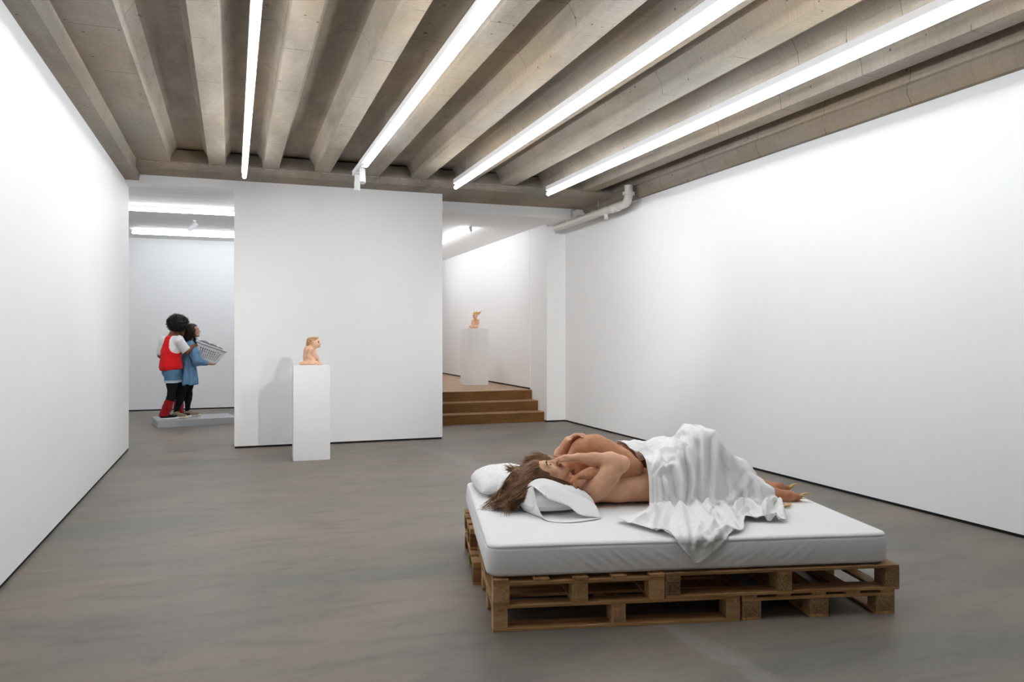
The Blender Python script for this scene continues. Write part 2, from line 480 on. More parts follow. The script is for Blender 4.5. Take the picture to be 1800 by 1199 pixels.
def spotlight(loc, aim, label, rail=False):
    t = empty('spotlight', loc, 0, label, 'spotlight', 'spotlights')
    d = Vector(aim).normalized()
    MB().box(-0.02, 0.02, -0.05, 0.05, -0.022, 0.0, bevel=0.003).build('adapter', METALW, t)
    MB().tube([(0, 0, -0.02), (0, 0, -0.055)], 0.009, 10).build('stem', METALW, t, True)
    c = Vector((0, 0, -0.075)) + d * 0.035
    can = MB().tube([c - d * 0.085, c - d * 0.080, c + d * 0.080, c + d * 0.085], [0.029, 0.033, 0.033, 0.031], 20).build('can', METALW, t, True, R(40))
    MB().tube([c + d * 0.0852, c + d * 0.0862], [0.026, 0.026], 20).build('lens', simple('lens_glass', (0.75, 0.75, 0.72), 0.2), can)
    return t, Vector(loc) + c + d * 0.10, d
def spot_lamp(pos, d, power, size):
    l = bpy.data.lights.new('spot_beam', 'SPOT'); l.energy = power; l.spot_size = size; l.spot_blend = 0.9; l.shadow_soft_size = 0.03
    l.color = (1.0, 0.97, 0.93)
    o = bpy.data.objects.new('spot_beam', l); COL.objects.link(o); o.location = pos
    o.rotation_euler = d.to_track_quat('-Z', 'Y').to_euler()
s1, p1, d1 = spotlight((1.30, 8.28, 3.193), (-0.06, -0.45, -1.0), 'front spotlight of the pair clipped under the end of the hanging rail')
s2, p2, d2 = spotlight((1.30, 8.62, 3.194), (-0.03, 0.12, -1.0), 'rear spotlight of the pair, pointing almost straight down behind the front one')
s3, p3, d3 = spotlight((-0.56, 13.02, 3.19), (-0.75, 0.15, -0.65), 'small white spotlight on the ceiling of the back room between two strip lights')
# unseen cans added on the rails above the frame to brighten the far walls
s4, p4, d4 = spotlight((2.50, 1.8, 3.195), (-0.16, 1.0, -0.22), 'unseen spotlight added under the third hanging rail to brighten the partition')
s5, p5, d5 = spotlight((0.121, 1.8, 3.195), (0.565, 1.0, -0.21), 'unseen spotlight added under the leftmost hanging rail to brighten the far right corner')
s6, p6, d6 = spotlight((3.70, 1.8, 3.195), (-0.62, 1.0, -0.20), 'unseen spotlight added under the rightmost hanging rail to brighten the far left wall')
spot_lamp(p4, d4, 540, R(30))  # beams of the added cans lift the far walls
spot_lamp(p5, d5, 1150, R(30))
spot_lamp(p6, d6, 420, R(30))
aim1 = (Vector((0.83, 9.0, 1.2)) - p2).normalized()
spot_lamp(p2, aim1, 16, R(60))

def ceil_strip(name_label, x0, x1, y, z, mat, along='x'):
    t = empty('strip_light', ((x0 + x1) / 2, y, z + 0.0012)) if along == 'x' else empty('strip_light', (y, (x0 + x1) / 2, z + 0.0012))
    h = (x1 - x0) / 2
    tag(t, name_label, 'light', 'ceiling strip lights')
    if along == 'x':
        MB().box(-h, h, -0.02, 0.02, -0.03, 0, bevel=0.002).build('batten', METALW, t)
        MB().tube([(-h, 0, -0.055), (h, 0, -0.055)], 0.024, 12).build('tube', mat, t, True)
        for sx in (-h, h): MB().box(sx - 0.015, sx + 0.015, -0.022, 0.022, -0.08, 0, bevel=0.002).build('end_cap', METALW, t)
    else:
        MB().box(-0.02, 0.02, -h, h, -0.03, 0, bevel=0.002).build('batten', METALW, t)
        MB().tube([(0, -h, -0.055), (0, h, -0.055)], 0.024, 12).build('tube', mat, t, True)
        for sx in (-h, h): MB().box(-0.022, 0.022, sx - 0.015, sx + 0.015, -0.08, 0, bevel=0.002).build('end_cap', METALW, t)
ceil_strip('nearer strip light across the back room ceiling, close to the doorway', -5.2, 2.1, 11.78, 3.19, TUBE_B)
ceil_strip('farther strip light across the back room ceiling, towards its end wall', -1.60, 2.1, 14.45, 3.19, TUBE_B)
ceil_strip('strip light on the ceiling above the raised oak floor', 12.25, 17.8, 3.705, 3.19, TUBE_S, 'y')

# ------------------------------------------------------------------ drain pipe
PIPE = simple('pipe_enamel', (0.62, 0.60, 0.56), 0.35, 0.4)
dp = empty('drain_pipe', (4.42, 9.2, 3.2), 0, 'white drainpipe with an elbow running along the top of the right wall', 'pipe')
def P3(*a): return [tuple(np.array(q) - np.array((4.42, 9.2, 3.2))) for q in a]
r = 0.055
PX0, PY0 = 4.86, 8.95
PZ = 3.115
bend = [(PX0, PY0, 3.35), (PX0, PY0, 3.235)]
for k in range(1, 7):
    a = k / 6 * PI / 2
    bend.append((PX0, PY0 + 0.11 * (1 - math.cos(a)), 3.235 - 0.11 * math.sin(a)))
bend.append((PX0 + 0.0, PY0 + 0.36, PZ + 0.008))
MB().tube(P3(*bend), r, 20).build('elbow', PIPE, dp, True, R(50))
MB().tube(P3((PX0, PY0 + 0.33, PZ + 0.008), (PX0 - 0.02, PY0 + 0.75, PZ), (PX0 - 0.04, 10.75, PZ - 0.02), (PX0 - 0.042, 11.25, PZ - 0.025)), r * 0.96, 20).build('pipe_run', PIPE, dp, True, R(50))
MB().tube(P3((PX0, PY0, 3.262), (PX0, PY0, 3.222)), 0.078, 20).build('clamp_ring', PIPE, dp, True, R(40))
for t_ in (0.27, 0.40, 0.62, 0.95, 1.45, 1.75):
    MB().tube(P3((PX0 - 0.015 * t_, PY0 + t_, PZ), (PX0 - 0.015 * t_, PY0 + t_ + 0.07, PZ)), 0.062, 20).build('coupling', PIPE, dp, True, R(40))
MB().tube(P3((PX0 - 0.01, PY0 + 0.64, PZ - 0.03), (PX0 - 0.02, PY0 + 0.60, PZ - 0.115)), 0.03, 14).build('branch_stub', PIPE, dp, True, R(40))
for t_ in (0.72, 1.62):
    MB().tube(P3((PX0 - 0.08, PY0 + t_, PZ + 0.05), (PX0 - 0.085, PY0 + t_, PZ + 0.155), (PX0 - 0.02, PY0 + t_, PZ + 0.165)), 0.008, 8).build('hanger', STEEL, dp, True)

# ------------------------------------------------------------------ pedestals and plinth
PED = simple('pedestal_paint', (0.83, 0.83, 0.832), 0.5, 0.2)
p = MB().box(0, 0.398, 0, 0.385, 0, 1.055, bevel=0.002).build('pedestal', PED, None, loc=(0.627, 8.824, 0), rot=(0, 0, R(-2.5)))
tag(p, 'tall white pedestal in front of the partition wall, standing on the grey floor', 'pedestal', 'white pedestals')
p = MB().box(0, 0.405, 0, 0.40, 0, 1.043, bevel=0.002).build('pedestal', PED, None, loc=(4.028, 13.503, 0.48), rot=(0, 0, R(3.0)))
tag(p, 'tall white pedestal standing on the raised oak floor above the steps', 'pedestal', 'white pedestals')
PLN = simple('grey_plinth_paint', (0.40, 0.405, 0.41), 0.5, 0.3)
pl = MB().box(0, 1.15, 0, 0.75, 0, 0.103, bevel=0.002).build('plinth', PLN, None, loc=(-1.067, 12.71, 0), rot=(0, 0, R(10.8)))
tag(pl, 'low flat grey plinth on the back room floor under two standing people', 'plinth')

# world : closed interior, faint neutral
w = bpy.data.worlds.new('world'); SC.world = w; w.use_nodes = True
w.node_tree.nodes['Background'].inputs[0].default_value = (0.8, 0.85, 0.9, 1)
w.node_tree.nodes['Background'].inputs[1].default_value = 0.05
SC.view_settings.view_transform = 'Standard'; SC.view_settings.look = 'None'
SC.view_settings.exposure = 0.0; SC.view_settings.gamma = 1.0
SC.view_settings.use_curve_mapping = False
SC.cycles.max_bounces = 8; SC.cycles.diffuse_bounces = 7; SC.cycles.use_adaptive_sampling = True; SC.cycles.adaptive_threshold = 0.04
SC.cycles.use_denoising = True
# ------------------------------------------------------------------ bed : frame u along the front edge, v away from the camera
BED_LOC = Vector((1.141, 3.411, 0.0)); BED_RZ = R(-13.036)
BU = Vector((math.cos(BED_RZ), math.sin(BED_RZ), 0)); BV = Vector((-math.sin(BED_RZ), math.cos(BED_RZ), 0))
def bedp(u, v, z): return BED_LOC + BU * u + BV * v + Vector((0, 0, z))

TAN = ((0.29, 0.145, 0.056), (0.45, 0.255, 0.112), (0.60, 0.375, 0.185))
WX = mat_wood('pine_grain_long', 'x', *TAN); WY = mat_wood('pine_grain_cross', 'y', *TAN)
WB = mat_wood('pine_block', 'x', (0.34, 0.19, 0.085), (0.50, 0.305, 0.155), (0.64, 0.42, 0.235), 0.8, 0.6, 0.25)
WDK = mat_wood('pine_bottom', 'x', (0.16, 0.075, 0.028), (0.27, 0.14, 0.058), (0.38, 0.215, 0.10))
CHIP = mat_chip()
GREENP = mat_wood('green_painted_block', 'x', (0.05, 0.16, 0.03), (0.09, 0.26, 0.05), (0.30, 0.20, 0.09))
REDP = mat_wood('red_stained_block', 'x', (0.16, 0.05, 0.025), (0.23, 0.075, 0.04), (0.30, 0.14, 0.07))
INK = simple('black_stamp_ink', (0.035, 0.022, 0.015), 0.9)
HB, HK, HS, HD = 0.014, 0.078, 0.016, 0.014
PH = HB + HK + HS + HD

def text_mesh(s, size):
    cu = bpy.data.curves.new('stamp_text', 'FONT'); cu.body = s; cu.size = size; cu.extrude = 0.0002; cu.resolution_u = 2
    cu.align_x = 'CENTER'; cu.align_y = 'CENTER'
    o = bpy.data.objects.new('stamp_text', cu); COL.objects.link(o)
    bpy.context.view_layer.update()
    me = bpy.data.meshes.new_from_object(o)
    bpy.data.objects.remove(o)
    vs = [v.co.copy() for v in me.vertices]; fs = [list(p.vertices) for p in me.polygons]
    return vs, fs

def stamp(parent, x, y, z, w, h, items, mat=INK):
    """thin ink marks standing on the face towards -y, centred at x,z"""
    V = []; F = []
    def add(vs, fs):
        o = len(V); V.extend(vs); F.extend([[i + o for i in f] for f in fs])
    def bar(x0, x1, z0, z1):
        add([(x0, y, z0), (x1, y, z0), (x1, y, z1), (x0, y, z1)], [(0, 1, 2, 3)])
    for it in items:
        if it[0] == 'bar': bar(x + it[1] * w, x + it[2] * w, z + it[3] * h, z + it[4] * h)
        else:
            _, s, px, pz, size, ang = it
            vs, fs = text_mesh(s, size * h)
            c, sn = math.cos(ang), math.sin(ang)
            add([(x + px * w + a.x * c - a.y * sn, y - a.z, z + pz * h + a.x * sn + a.y * c) for a in vs], fs)
    return from_np('stamp', np.array([tuple(q) for q in V]), F, mat, parent, False)

def pallet(label, u, v, z, Lx, Ly, turn, bx=0.07, by=0.09, bw=0.074, mid=None, block_mat=WB, special=None, nb=5):
    """boards run along local x (length Lx); turn -> local x points along bed v"""
    rng = random.Random(int(u * 1000 + v * 77 + z * 999))
    p0 = bedp(u, v, z)
    t = empty('pallet', p0, BED_RZ + (R(90) if turn else 0), label, 'pallet', 'wooden pallets under the mattress')
    sgn = -1 if turn else 1          # local y runs towards -u when turned
    def Y(a, b): return (a, b) if sgn > 0 else (-b, -a)
    ys = [0, (Ly - by) / 2 if mid is None else mid, Ly - by]
    xs_ = [0.0, (Lx - bx) / 2, Lx - bx]
    blocks = []
    for i, x in enumerate(xs_):
        for j, y in enumerate(ys):
            a, b = Y(y, y + by)
            m = block_mat if not (special and (i, j) in special) else special[(i, j)]
            bl = MB().box(-bx / 2, bx / 2, -by / 2, by / 2, -HK / 2, HK / 2, bevel=0.002).build('block', m, t, loc=(x + bx / 2 + rng.uniform(-.002, .002), (a + b) / 2, HB + HK / 2))
            if m is GREENP: bl['label'] = 'green painted block'
            if m is REDP: bl['label'] = 'reddish block'
            blocks.append(bl)
    for j, y in enumerate(ys):
        a, b = Y(y, y + by)
        MB().box(-Lx / 2, Lx / 2, a - (a + b) / 2, b - (a + b) / 2, -HB / 2, HB / 2, bevel=0.0015).build('bottom_board', WX, t, loc=(Lx / 2, (a + b) / 2, HB / 2))
    for i, x in enumerate(xs_):
        a, b = Y(0, Ly)
        MB().box(-bx / 2, bx / 2, -Ly / 2, Ly / 2, -HS / 2, HS / 2, bevel=0.0015).build('stringer_board', WY, t, loc=(x + bx / 2, (a + b) / 2, HB + HK + HS / 2))
    for k in range(nb):
        y = (Ly - bw) * k / (nb - 1) + (rng.uniform(-.006, .006) if 0 < k < nb - 1 else 0)
        a, b = Y(y, y + bw)
        MB().box(-Lx / 2, Lx / 2, -bw / 2, bw / 2, -HD / 2, HD / 2, bevel=0.0015).build('deck_board', WX, t, loc=(Lx / 2 + rng.uniform(-.003, .003), (a + b) / 2, HB + HK + HS + HD / 2), rot=(0, 0, rng.uniform(-.002, .002)))
    return t, blocks

pA, bA = pallet('lower pallet at the front left, on the floor, printed stamp on its middle block', 0, 0, 0, 1.203, 0.69, False, 0.068, 0.10, 0.085)
pB, bB = pallet('lower pallet at the back left of the bed, with a green painted block', -0.045, 0.70, 0, 1.20, 0.755, False, 0.07, 0.085, 0.085, block_mat=WDK, special={(0, 1): GREENP, (0, 2): REDP})
pC, bC = pallet('lower pallet at the front right, on the floor, with three pressed chip blocks', 1.215, 0.005, 0, 1.2, 0.795, True, 0.08, 0.098, 0.075, block_mat=CHIP)
pD, bD = pallet('upper pallet at the front left, under the mattress, showing five board ends', 0, 0, PH, 0.95, 0.826, True, 0.08, 0.078, 0.074)
pE, bE = pallet('upper pallet at the front right, long edge forward, black stamp on its left block', 0.832, 0, PH, 1.2, 0.80, False, 0.074, 0.10, 0.10, block_mat=CHIP)
pF, bF = pallet('upper pallet at the back left corner, under the mattress behind the hair', -0.045, 0.962, PH, 0.825, 0.54, False, 0.075, 0.085, 0.10, block_mat=WDK, nb=4)
pG, bG = pallet('upper pallet at the back right corner, under the mattress behind the stamped one', 0.845, 0.815, PH, 1.16, 0.68, False, 0.075, 0.09, 0.10, block_mat=CHIP)

# stamps : upper right pallet (left block), lower left pallet (middle block)
bl = bE[0]
fr = [('bar', -.40, -.375, -.36, .36), ('bar', .40, .425, -.36, .36), ('bar', -.40, .425, .34, .37), ('bar', -.40, .425, -.37, -.34), ('bar', -.045, -.02, -.36, .36)]
ear = []
for k in range(6):
    zz = -0.25 + k * 0.085
    ear += [('bar', -.30, -.22, zz, zz + .05), ('bar', -.19, -.11, zz + .02, zz + .07)]
ear += [('bar', -.215, -.195, -.31, .30)]
st = stamp(bl, 0, -0.0512, -0.004, 0.074, 0.078, fr + ear + [('t', 'NL', .10, .20, .24, 0), ('t', '009', .19, 0.0, .23, 0), ('t', 'HT', .17, -.20, .24, 0)])
bl = bA[3]
st = stamp(bl, 0, -0.0512, 0, 0.068, 0.078,
           [('t', '1-3-16-17', -.25, .12, .115, -PI / 2), ('bar', .12, .145, -.36, .40), ('bar', -.34, .14, -.385, -.355), ('bar', -.30, .02, -.16, -.14), ('bar', -.30, .02, -.22, -.20), ('bar', -.30, .02, -.29, -.27), ('bar', -.34, -.325, -.37, -.10),
            ('t', 'S4', .03, -.06, .12, -PI / 2), ('t', '00-11 AS', .29, .26, .10, -PI / 2), ('t', '1710000', .31, -.16, .10, -PI / 2)])

# mattress with a fitted sheet -------------------------------------------------
SHEETW = mat_cloth('fitted_sheet_cotton', (0.83, 0.83, 0.835), 0.10, 6.0)
MU0, MU1, MV0, MV1, MZ0, MZ1 = -0.022, 1.988, 0.016, 1.61, 2 * PH + 0.001, 0.402
def mattress():
    rc = 0.055
    def outline(inset, n_edge=(200, 110), nc=8):
        r = max(rc - inset * 0.6, 0.02)
        x0, x1, y0, y1 = MU0 + inset, MU1 - inset, MV0 + inset, MV1 - inset
        pts = []; nrm = []
        corners = [((x0 + r, y0 + r), PI), ((x1 - r, y0 + r), 1.5 * PI), ((x1 - r, y1 - r), 0.0), ((x0 + r, y1 - r), 0.5 * PI)]
        for ci, ((cx, cy), a0) in enumerate(corners):
            for k in range(nc + 1):
                a = a0 + (PI / 2) * k / nc
                pts.append((cx + r * math.cos(a), cy + r * math.sin(a))); nrm.append((math.cos(a), math.sin(a)))
            (nx, ny), a1 = corners[(ci + 1) % 4]
            e0 = pts[-1]; e1 = (nx + r * math.cos(a1), ny + r * math.sin(a1))
            n = n_edge[ci % 2]
            for k in range(1, n):
                f = k / n
                pts.append((e0[0] + (e1[0] - e0[0]) * f, e0[1] + (e1[1] - e0[1]) * f)); nrm.append((math.cos(a1), math.sin(a1)))
        return np.array(pts), np.array(nrm)
    rings = []
    H = MZ1 - MZ0
    levels = [(0.05, 0.0), (0.022, 0.001), (0.006, 0.012)] + [(0.0, 0.012 + (H - 0.030) * (k / 20)) for k in range(1, 21)] + [(-0.003, H - 0.0145), (0.0, H - 0.008), (0.006, H - 0.003), (0.016, H)]
    for inset, z in levels:
        p, n = outline(max(inset, 0.0)); p = p - n * min(inset, 0)
        t = z / H
        out = np.zeros(len(p)); dz = np.zeros(len(p))
        if inset <= 0.006 and z < H - 0.02:
            for i, ((x, y), (nx, ny)) in enumerate(zip(p, n)):
                s = x * abs(ny) + y * abs(nx)
                front = abs(ny)
                d = 1.0 if (s > 0.95 or front < .5) else -1.0
                blend = min(1, abs(s - 0.95) / 0.15)
                ph = (s - d * z * 1.35) + 0.03 * mnoise.noise(Vector((s * 3, z * 6, 0.3)))
                env = max(0, mnoise.noise(Vector((s * 2.1 + 7, 1.7, 0))) + 0.42)
                ridge = (0.5 + 0.5 * math.sin(2 * PI * ph / 0.072)) ** 2 + 0.5 * (0.5 + 0.5 * math.sin(2 * PI * ph / 0.043 + 1)) ** 2
                amp = 0.0075 * env * blend * math.sin(PI * min(1, max(0, (0.80 - t) / 0.80))) ** 1.0
                if x < 0.45 and front > .5: amp *= 0.25
                bulge = 0.010 * math.sin(PI * t) + 0.004 * mnoise.noise(Vector((x * 2, y * 2, z * 9)))
                out[i] = bulge + amp * (ridge - 0.5)
        zz = np.full(len(p), MZ0 + z)
        sag = np.array([0.004 * mnoise.noise(Vector((x * 1.5, y * 1.5, 3.1))) for x, y in p]) * (1 if t > 0.85 else 0)
        rings.append(np.column_stack([p + n * out[:, None], zz + sag]))
    for inset in (0.03, 0.05, 0.08, 0.12, 0.17, 0.23, 0.30, 0.38, 0.47, 0.56, 0.64, 0.70, 0.745):
        p, n = outline(inset)
        zz = np.array([MZ1 + 0.004 * mnoise.noise(Vector((x * 1.5, y * 1.5, 3.1))) + 0.0022 * mnoise.noise(Vector((x * 6, y * 9, 8.1))) for x, y in p])
        rings.append(np.column_stack([p, zz]))
    n = len(rings[0])
    V = np.vstack(rings)
    F = []
    for r_ in range(len(rings) - 1):
        for i in range(n):
            a = r_ * n + i; b = r_ * n + (i + 1) % n
            F.append((a, b, b + n, a + n))
    F.append(tuple(range(n))[::-1])
    last = (len(rings) - 1) * n
    F.append(tuple(last + i for i in range(n)))
    o = from_np('mattress', V, F, SHEETW, None, True, loc=BED_LOC, rot=(0, 0, BED_RZ))
    o.data.set_sharp_from_angle(angle=R(75))
    return o
mat_o = mattress()
tag(mat_o, 'thick mattress in a white fitted sheet with diagonal creases, lying on the wooden pallets', 'mattress')
# ------------------------------------------------------------------ smooth bodies : blended tapered limbs turned into one continuous skin
def V3(*a): return np.array(a, dtype=np.float64)
def unit(v): v = np.asarray(v, float); return v / np.linalg.norm(v)
def frame(fwd, up):
    y = unit(fwd); z = np.asarray(up, float); z = unit(z - y * (z @ y)); x = np.cross(y, z)
    return np.column_stack([x, y, z])        # x = the figure's right

class Body:
    def __init__(s): s.p = []
    def cap(s, a, b, ra, rb=None, k=0.03, tag=0, sub=False):
        s.p.append(('c', np.asarray(a, float), np.asarray(b, float), ra, ra if rb is None else rb, k, tag, sub)); return s
    def chain(s, pts, rads, k=0.03, tag=0):
        for i in range(len(pts) - 1): s.cap(pts[i], pts[i + 1], rads[i], rads[i + 1], k, tag)
        return s
    def ell(s, c, r, M=None, k=0.03, tag=0, sub=False):
        s.p.append(('e', np.asarray(c, float), np.asarray(r, float), np.eye(3) if M is None else np.asarray(M), None, k, tag, sub)); return s
    def cut(s, pt, n, k=0.0):
        s.p.append(('h', np.asarray(pt, float), unit(n), None, None, k, 0, True)); return s
    @staticmethod
    def dist(q, P):
        if q[0] == 'c':
            _, a, b, ra, rb = q[:5]
            ba = b - a; L2 = max(ba @ ba, 1e-12)
            pa = P - a
            h = np.clip((pa @ ba) / L2, 0, 1)
            return np.sqrt(((pa - h[..., None] * ba) ** 2).sum(-1)) - (ra + (rb - ra) * h)
        if q[0] == 'e':
            _, c, r, M = q[:4]
            l = (P - c) @ M
            k0 = np.sqrt(((l / r) ** 2).sum(-1)); k1 = np.sqrt(((l / r ** 2) ** 2).sum(-1)) + 1e-9
            return k0 * (k0 - 1) / k1
        return -((P - q[1]) @ q[2])          # half space on the +n side is cut away
    def bounds(s, q):
        if q[0] == 'c':
            r = max(q[3], q[4]); return np.minimum(q[1], q[2]) - r, np.maximum(q[1], q[2]) + r
        r = np.sqrt(((q[3] * q[2]) ** 2).sum(1)); return q[1] - r, q[1] + r
    def mesh(s, h=0.006, tags=False):
        bs = [s.bounds(q) for q in s.p if q[0] != 'h' and not q[7]]
        lo = np.min([b[0] for b in bs], 0) - 3 * h; hi = np.max([b[1] for b in bs], 0) + 3 * h
        n = np.ceil((hi - lo) / h).astype(int) + 1
        phi = np.full(n, 10.0, dtype=np.float32)
        for q in s.p:
            k = q[5]
            if q[0] == 'h': i0 = np.zeros(3, int); i1 = n
            else:
                b0, b1 = s.bounds(q)
                i0 = np.maximum(np.floor((b0 - k - 2 * h - lo) / h).astype(int), 0); i1 = np.minimum(np.ceil((b1 + k + 2 * h - lo) / h).astype(int) + 1, n)
            ax = [lo[d] + h * np.arange(i0[d], i1[d]) for d in range(3)]
            P = np.stack(np.meshgrid(*ax, indexing='ij'), -1)
            d = s.dist(q, P)
            sl = tuple(slice(i0[t], i1[t]) for t in range(3))
            cur = phi[sl]
            if q[7]:
                d = -d if q[0] != 'h' else -d
                if k > 0:
                    hh = np.maximum(k - np.abs(cur - d), 0) / k; phi[sl] = np.maximum(cur, d) + hh * hh * k * 0.25
                else: phi[sl] = np.maximum(cur, d)
            elif k > 0:
                hh = np.maximum(k - np.abs(cur - d), 0) / k; phi[sl] = np.minimum(cur, d) - hh * hh * k * 0.25
            else: phi[sl] = np.minimum(cur, d)
        V, F = surface_nets(phi, lo, h)
        if not tags: return V, F
        best = np.full(len(V), 1e9); tg = np.zeros(len(V), int)
        for q in s.p:
            if q[0] == 'h' or q[7]: continue
            d = s.dist(q, V); m = d < best; best[m] = d[m]; tg[m] = q[6]
        return V, F, tg

def surface_nets(phi, lo, h):
    s = phi < 0
    nx, ny, nz = phi.shape
    cnt = np.zeros((nx - 1, ny - 1, nz - 1), dtype=np.int8)
    offs = [(a, b, c) for a in (0, 1) for b in (0, 1) for c in (0, 1)]
    for a, b, c in offs: cnt += s[a:nx - 1 + a, b:ny - 1 + b, c:nz - 1 + c]
    act = np.argwhere((cnt > 0) & (cnt < 8))
    idx = -np.ones(cnt.shape, dtype=np.int64); idx[tuple(act.T)] = np.arange(len(act))
    val = np.stack([phi[act[:, 0] + a, act[:, 1] + b, act[:, 2] + c] for a, b, c in offs], 1)
    acc = np.zeros((len(act), 3)); num = np.zeros(len(act))
    for i, oa in enumerate(offs):
        for j, ob in enumerate(offs):
            if j <= i or sum(abs(x - y) for x, y in zip(oa, ob)) != 1: continue
            va, vb = val[:, i], val[:, j]
            m = (va < 0) != (vb < 0)
            t = va[m] / (va[m] - vb[m])
            acc[m] += np.array(oa) + t[:, None] * (np.array(ob) - np.array(oa)); num[m] += 1
    V = lo + h * (act + acc / num[:, None])
    F = []
    for d in range(3):
        e = [0, 0, 0]; e[d] = 1
        sa = s[:nx - e[0], :ny - e[1], :nz - e[2]]; sb = s[e[0]:, e[1]:, e[2]:]
        cr = np.argwhere(sa != sb)
        o1 = [0, 0, 0]; o1[(d + 1) % 3] = 1; o2 = [0, 0, 0]; o2[(d + 2) % 3] = 1
        o1 = np.array(o1); o2 = np.array(o2)
        c0 = cr - o1 - o2; ok = (c0.min(1) >= 0) & ((cr < np.array(cnt.shape)).all(1))
        cr = cr[ok]; c0 = c0[ok]
        q = np.stack([idx[tuple(c0.T)], idx[tuple((c0 + o1).T)], idx[tuple(cr.T)], idx[tuple((c0 + o2).T)]], 1)
        inside = sa[tuple(cr.T)]
        q[~inside] = q[~inside][:, ::-1]
        F.append(q)
    return V, np.vstack(F)

def relax(V, F, it=2, lam=0.5):
    n = len(V)
    E = np.vstack([F[:, [0, 1]], F[:, [1, 2]], F[:, [2, 3]], F[:, [3, 0]]])
    E = np.vstack([E, E[:, ::-1]])
    deg = np.bincount(E[:, 0], minlength=n).clip(1)
    for k in range(it * 2):
        m = np.stack([np.bincount(E[:, 0], weights=V[E[:, 1], d], minlength=n) for d in range(3)], 1) / deg[:, None]
        V = V + (lam if k % 2 == 0 else -lam * 1.03) * (m - V)
    return V

def body_obj(name, B, mats, parent=None, h=0.006, it=2, loc=None, rot=None):
    V, F, tg = B.mesh(h, True)
    V = relax(V, F, it)
    o = from_np(name, V, F, mats, parent, True, loc, rot)
    if isinstance(mats, (list, tuple)) and len(mats) > 1:
        ft = np.max(tg[F], 1)
        o.data.polygons.foreach_set('material_index', ft.astype(np.int32))
    return o

# ---- anatomy ---------------------------------------------------------------
def add_head(B, c, fwd, up, s=1.0, tag_skin=0, tag_lip=1, tag_brow=2, nose=1.0, ears=True, jaw=1.0, k=0.03):
    M = frame(fwd, up)
    W = lambda x, y, z: np.asarray(c) + M @ (np.array([x, y, z]) * s)
    B.ell(W(0, -0.012, 0.034), np.array([0.073, 0.094, 0.084]) * s, M, k, tag_skin)
    B.ell(W(0, 0.022, -0.036), np.array([0.058 * jaw, 0.066, 0.076]) * s, M, k, tag_skin)
    for sx in (-1, 1):
        B.cap(W(sx * 0.056 * jaw, -0.004, -0.045), W(sx * 0.012, 0.066, -0.098), 0.014 * s, 0.015 * s, 0.03 * s, tag_skin)
        B.ell(W(sx * 0.040, 0.058, -0.028), np.array([0.024, 0.022, 0.022]) * s, M, 0.025 * s, tag_skin)
    B.ell(W(0, 0.070, -0.099), np.array([0.021, 0.017, 0.016]) * s, M, 0.02 * s, tag_skin)
    B.cap(W(-0.034, 0.076, 0.020), W(0.034, 0.076, 0.020), 0.012 * s, None, 0.02 * s, tag_skin)
    for sx in (-1, 1):
        B.ell(W(sx * 0.031, 0.098, 0.000), np.array([0.019, 0.017, 0.013]) * s, M, 0.012 * s, tag_skin, True)
        B.cap(W(sx * 0.018, 0.080, 0.0075), W(sx * 0.044, 0.073, 0.006), 0.0065 * s, None, 0.006 * s, tag_skin)
        B.cap(W(sx * 0.019, 0.079, -0.0095), W(sx * 0.043, 0.073, -0.009), 0.006 * s, None, 0.008 * s, tag_skin)
        if tag_brow is not None:
            B.cap(W(sx * 0.015, 0.0905, 0.0215), W(sx * 0.034, 0.0875, 0.0265), 0.0042 * s, 0.0036 * s, 0.004 * s, tag_brow)
            B.cap(W(sx * 0.034, 0.0875, 0.0265), W(sx * 0.048, 0.0760, 0.0215), 0.0036 * s, 0.0026 * s, 0.004 * s, tag_brow)
    B.cap(W(0, 0.084, 0.010), W(0, 0.106 * nose, -0.030), 0.0075 * s, 0.0115 * s, 0.014 * s, tag_skin)
    B.ell(W(0, 0.108 * nose, -0.034), np.array([0.0115, 0.011, 0.0095]) * s, M, 0.01 * s, tag_skin)
    for sx in (-1, 1):
        B.ell(W(sx * 0.0115, 0.096, -0.038), np.array([0.0075, 0.010, 0.0075]) * s, M, 0.008 * s, tag_skin)
        B.ell(W(sx * 0.0062, 0.104, -0.046), np.array([0.0036, 0.0055, 0.005]) * s, M, 0.002 * s, tag_skin, True)
    B.cap(W(-0.018, 0.083, -0.0655), W(0, 0.0915, -0.0625), 0.0048 * s, 0.0068 * s, 0.007 * s, tag_lip)
    B.cap(W(0.018, 0.083, -0.0655), W(0, 0.0915, -0.0625), 0.0048 * s, 0.0068 * s, 0.007 * s, tag_lip)
    B.cap(W(-0.015, 0.083, -0.0735), W(0.015, 0.083, -0.0735), 0.0062 * s, None, 0.008 * s, tag_lip)
    B.ell(W(0, 0.089, -0.0735), np.array([0.012, 0.006, 0.006]) * s, M, 0.006 * s, tag_lip)
    B.face = [q for q in B.p if q[6] in (tag_lip, tag_brow) and q[6] != tag_skin]
    B.p = [q for q in B.p if not (q[6] == tag_brow and q[6] != tag_skin)]
    B.p = [q if q[6] != tag_lip else q[:6] + (tag_skin,) + q[7:] for q in B.p]
    B.tags = (tag_lip, tag_brow)
    if ears:
        for sx in (-1, 1):
            B.ell(W(sx * 0.076, -0.010, -0.008), np.array([0.010, 0.019, 0.031]) * s, M, 0.01 * s, tag_skin)
            B.ell(W(sx * 0.087, -0.006, -0.006), np.array([0.007, 0.011, 0.019]) * s, M, 0.004 * s, tag_skin, True)
    return M, W

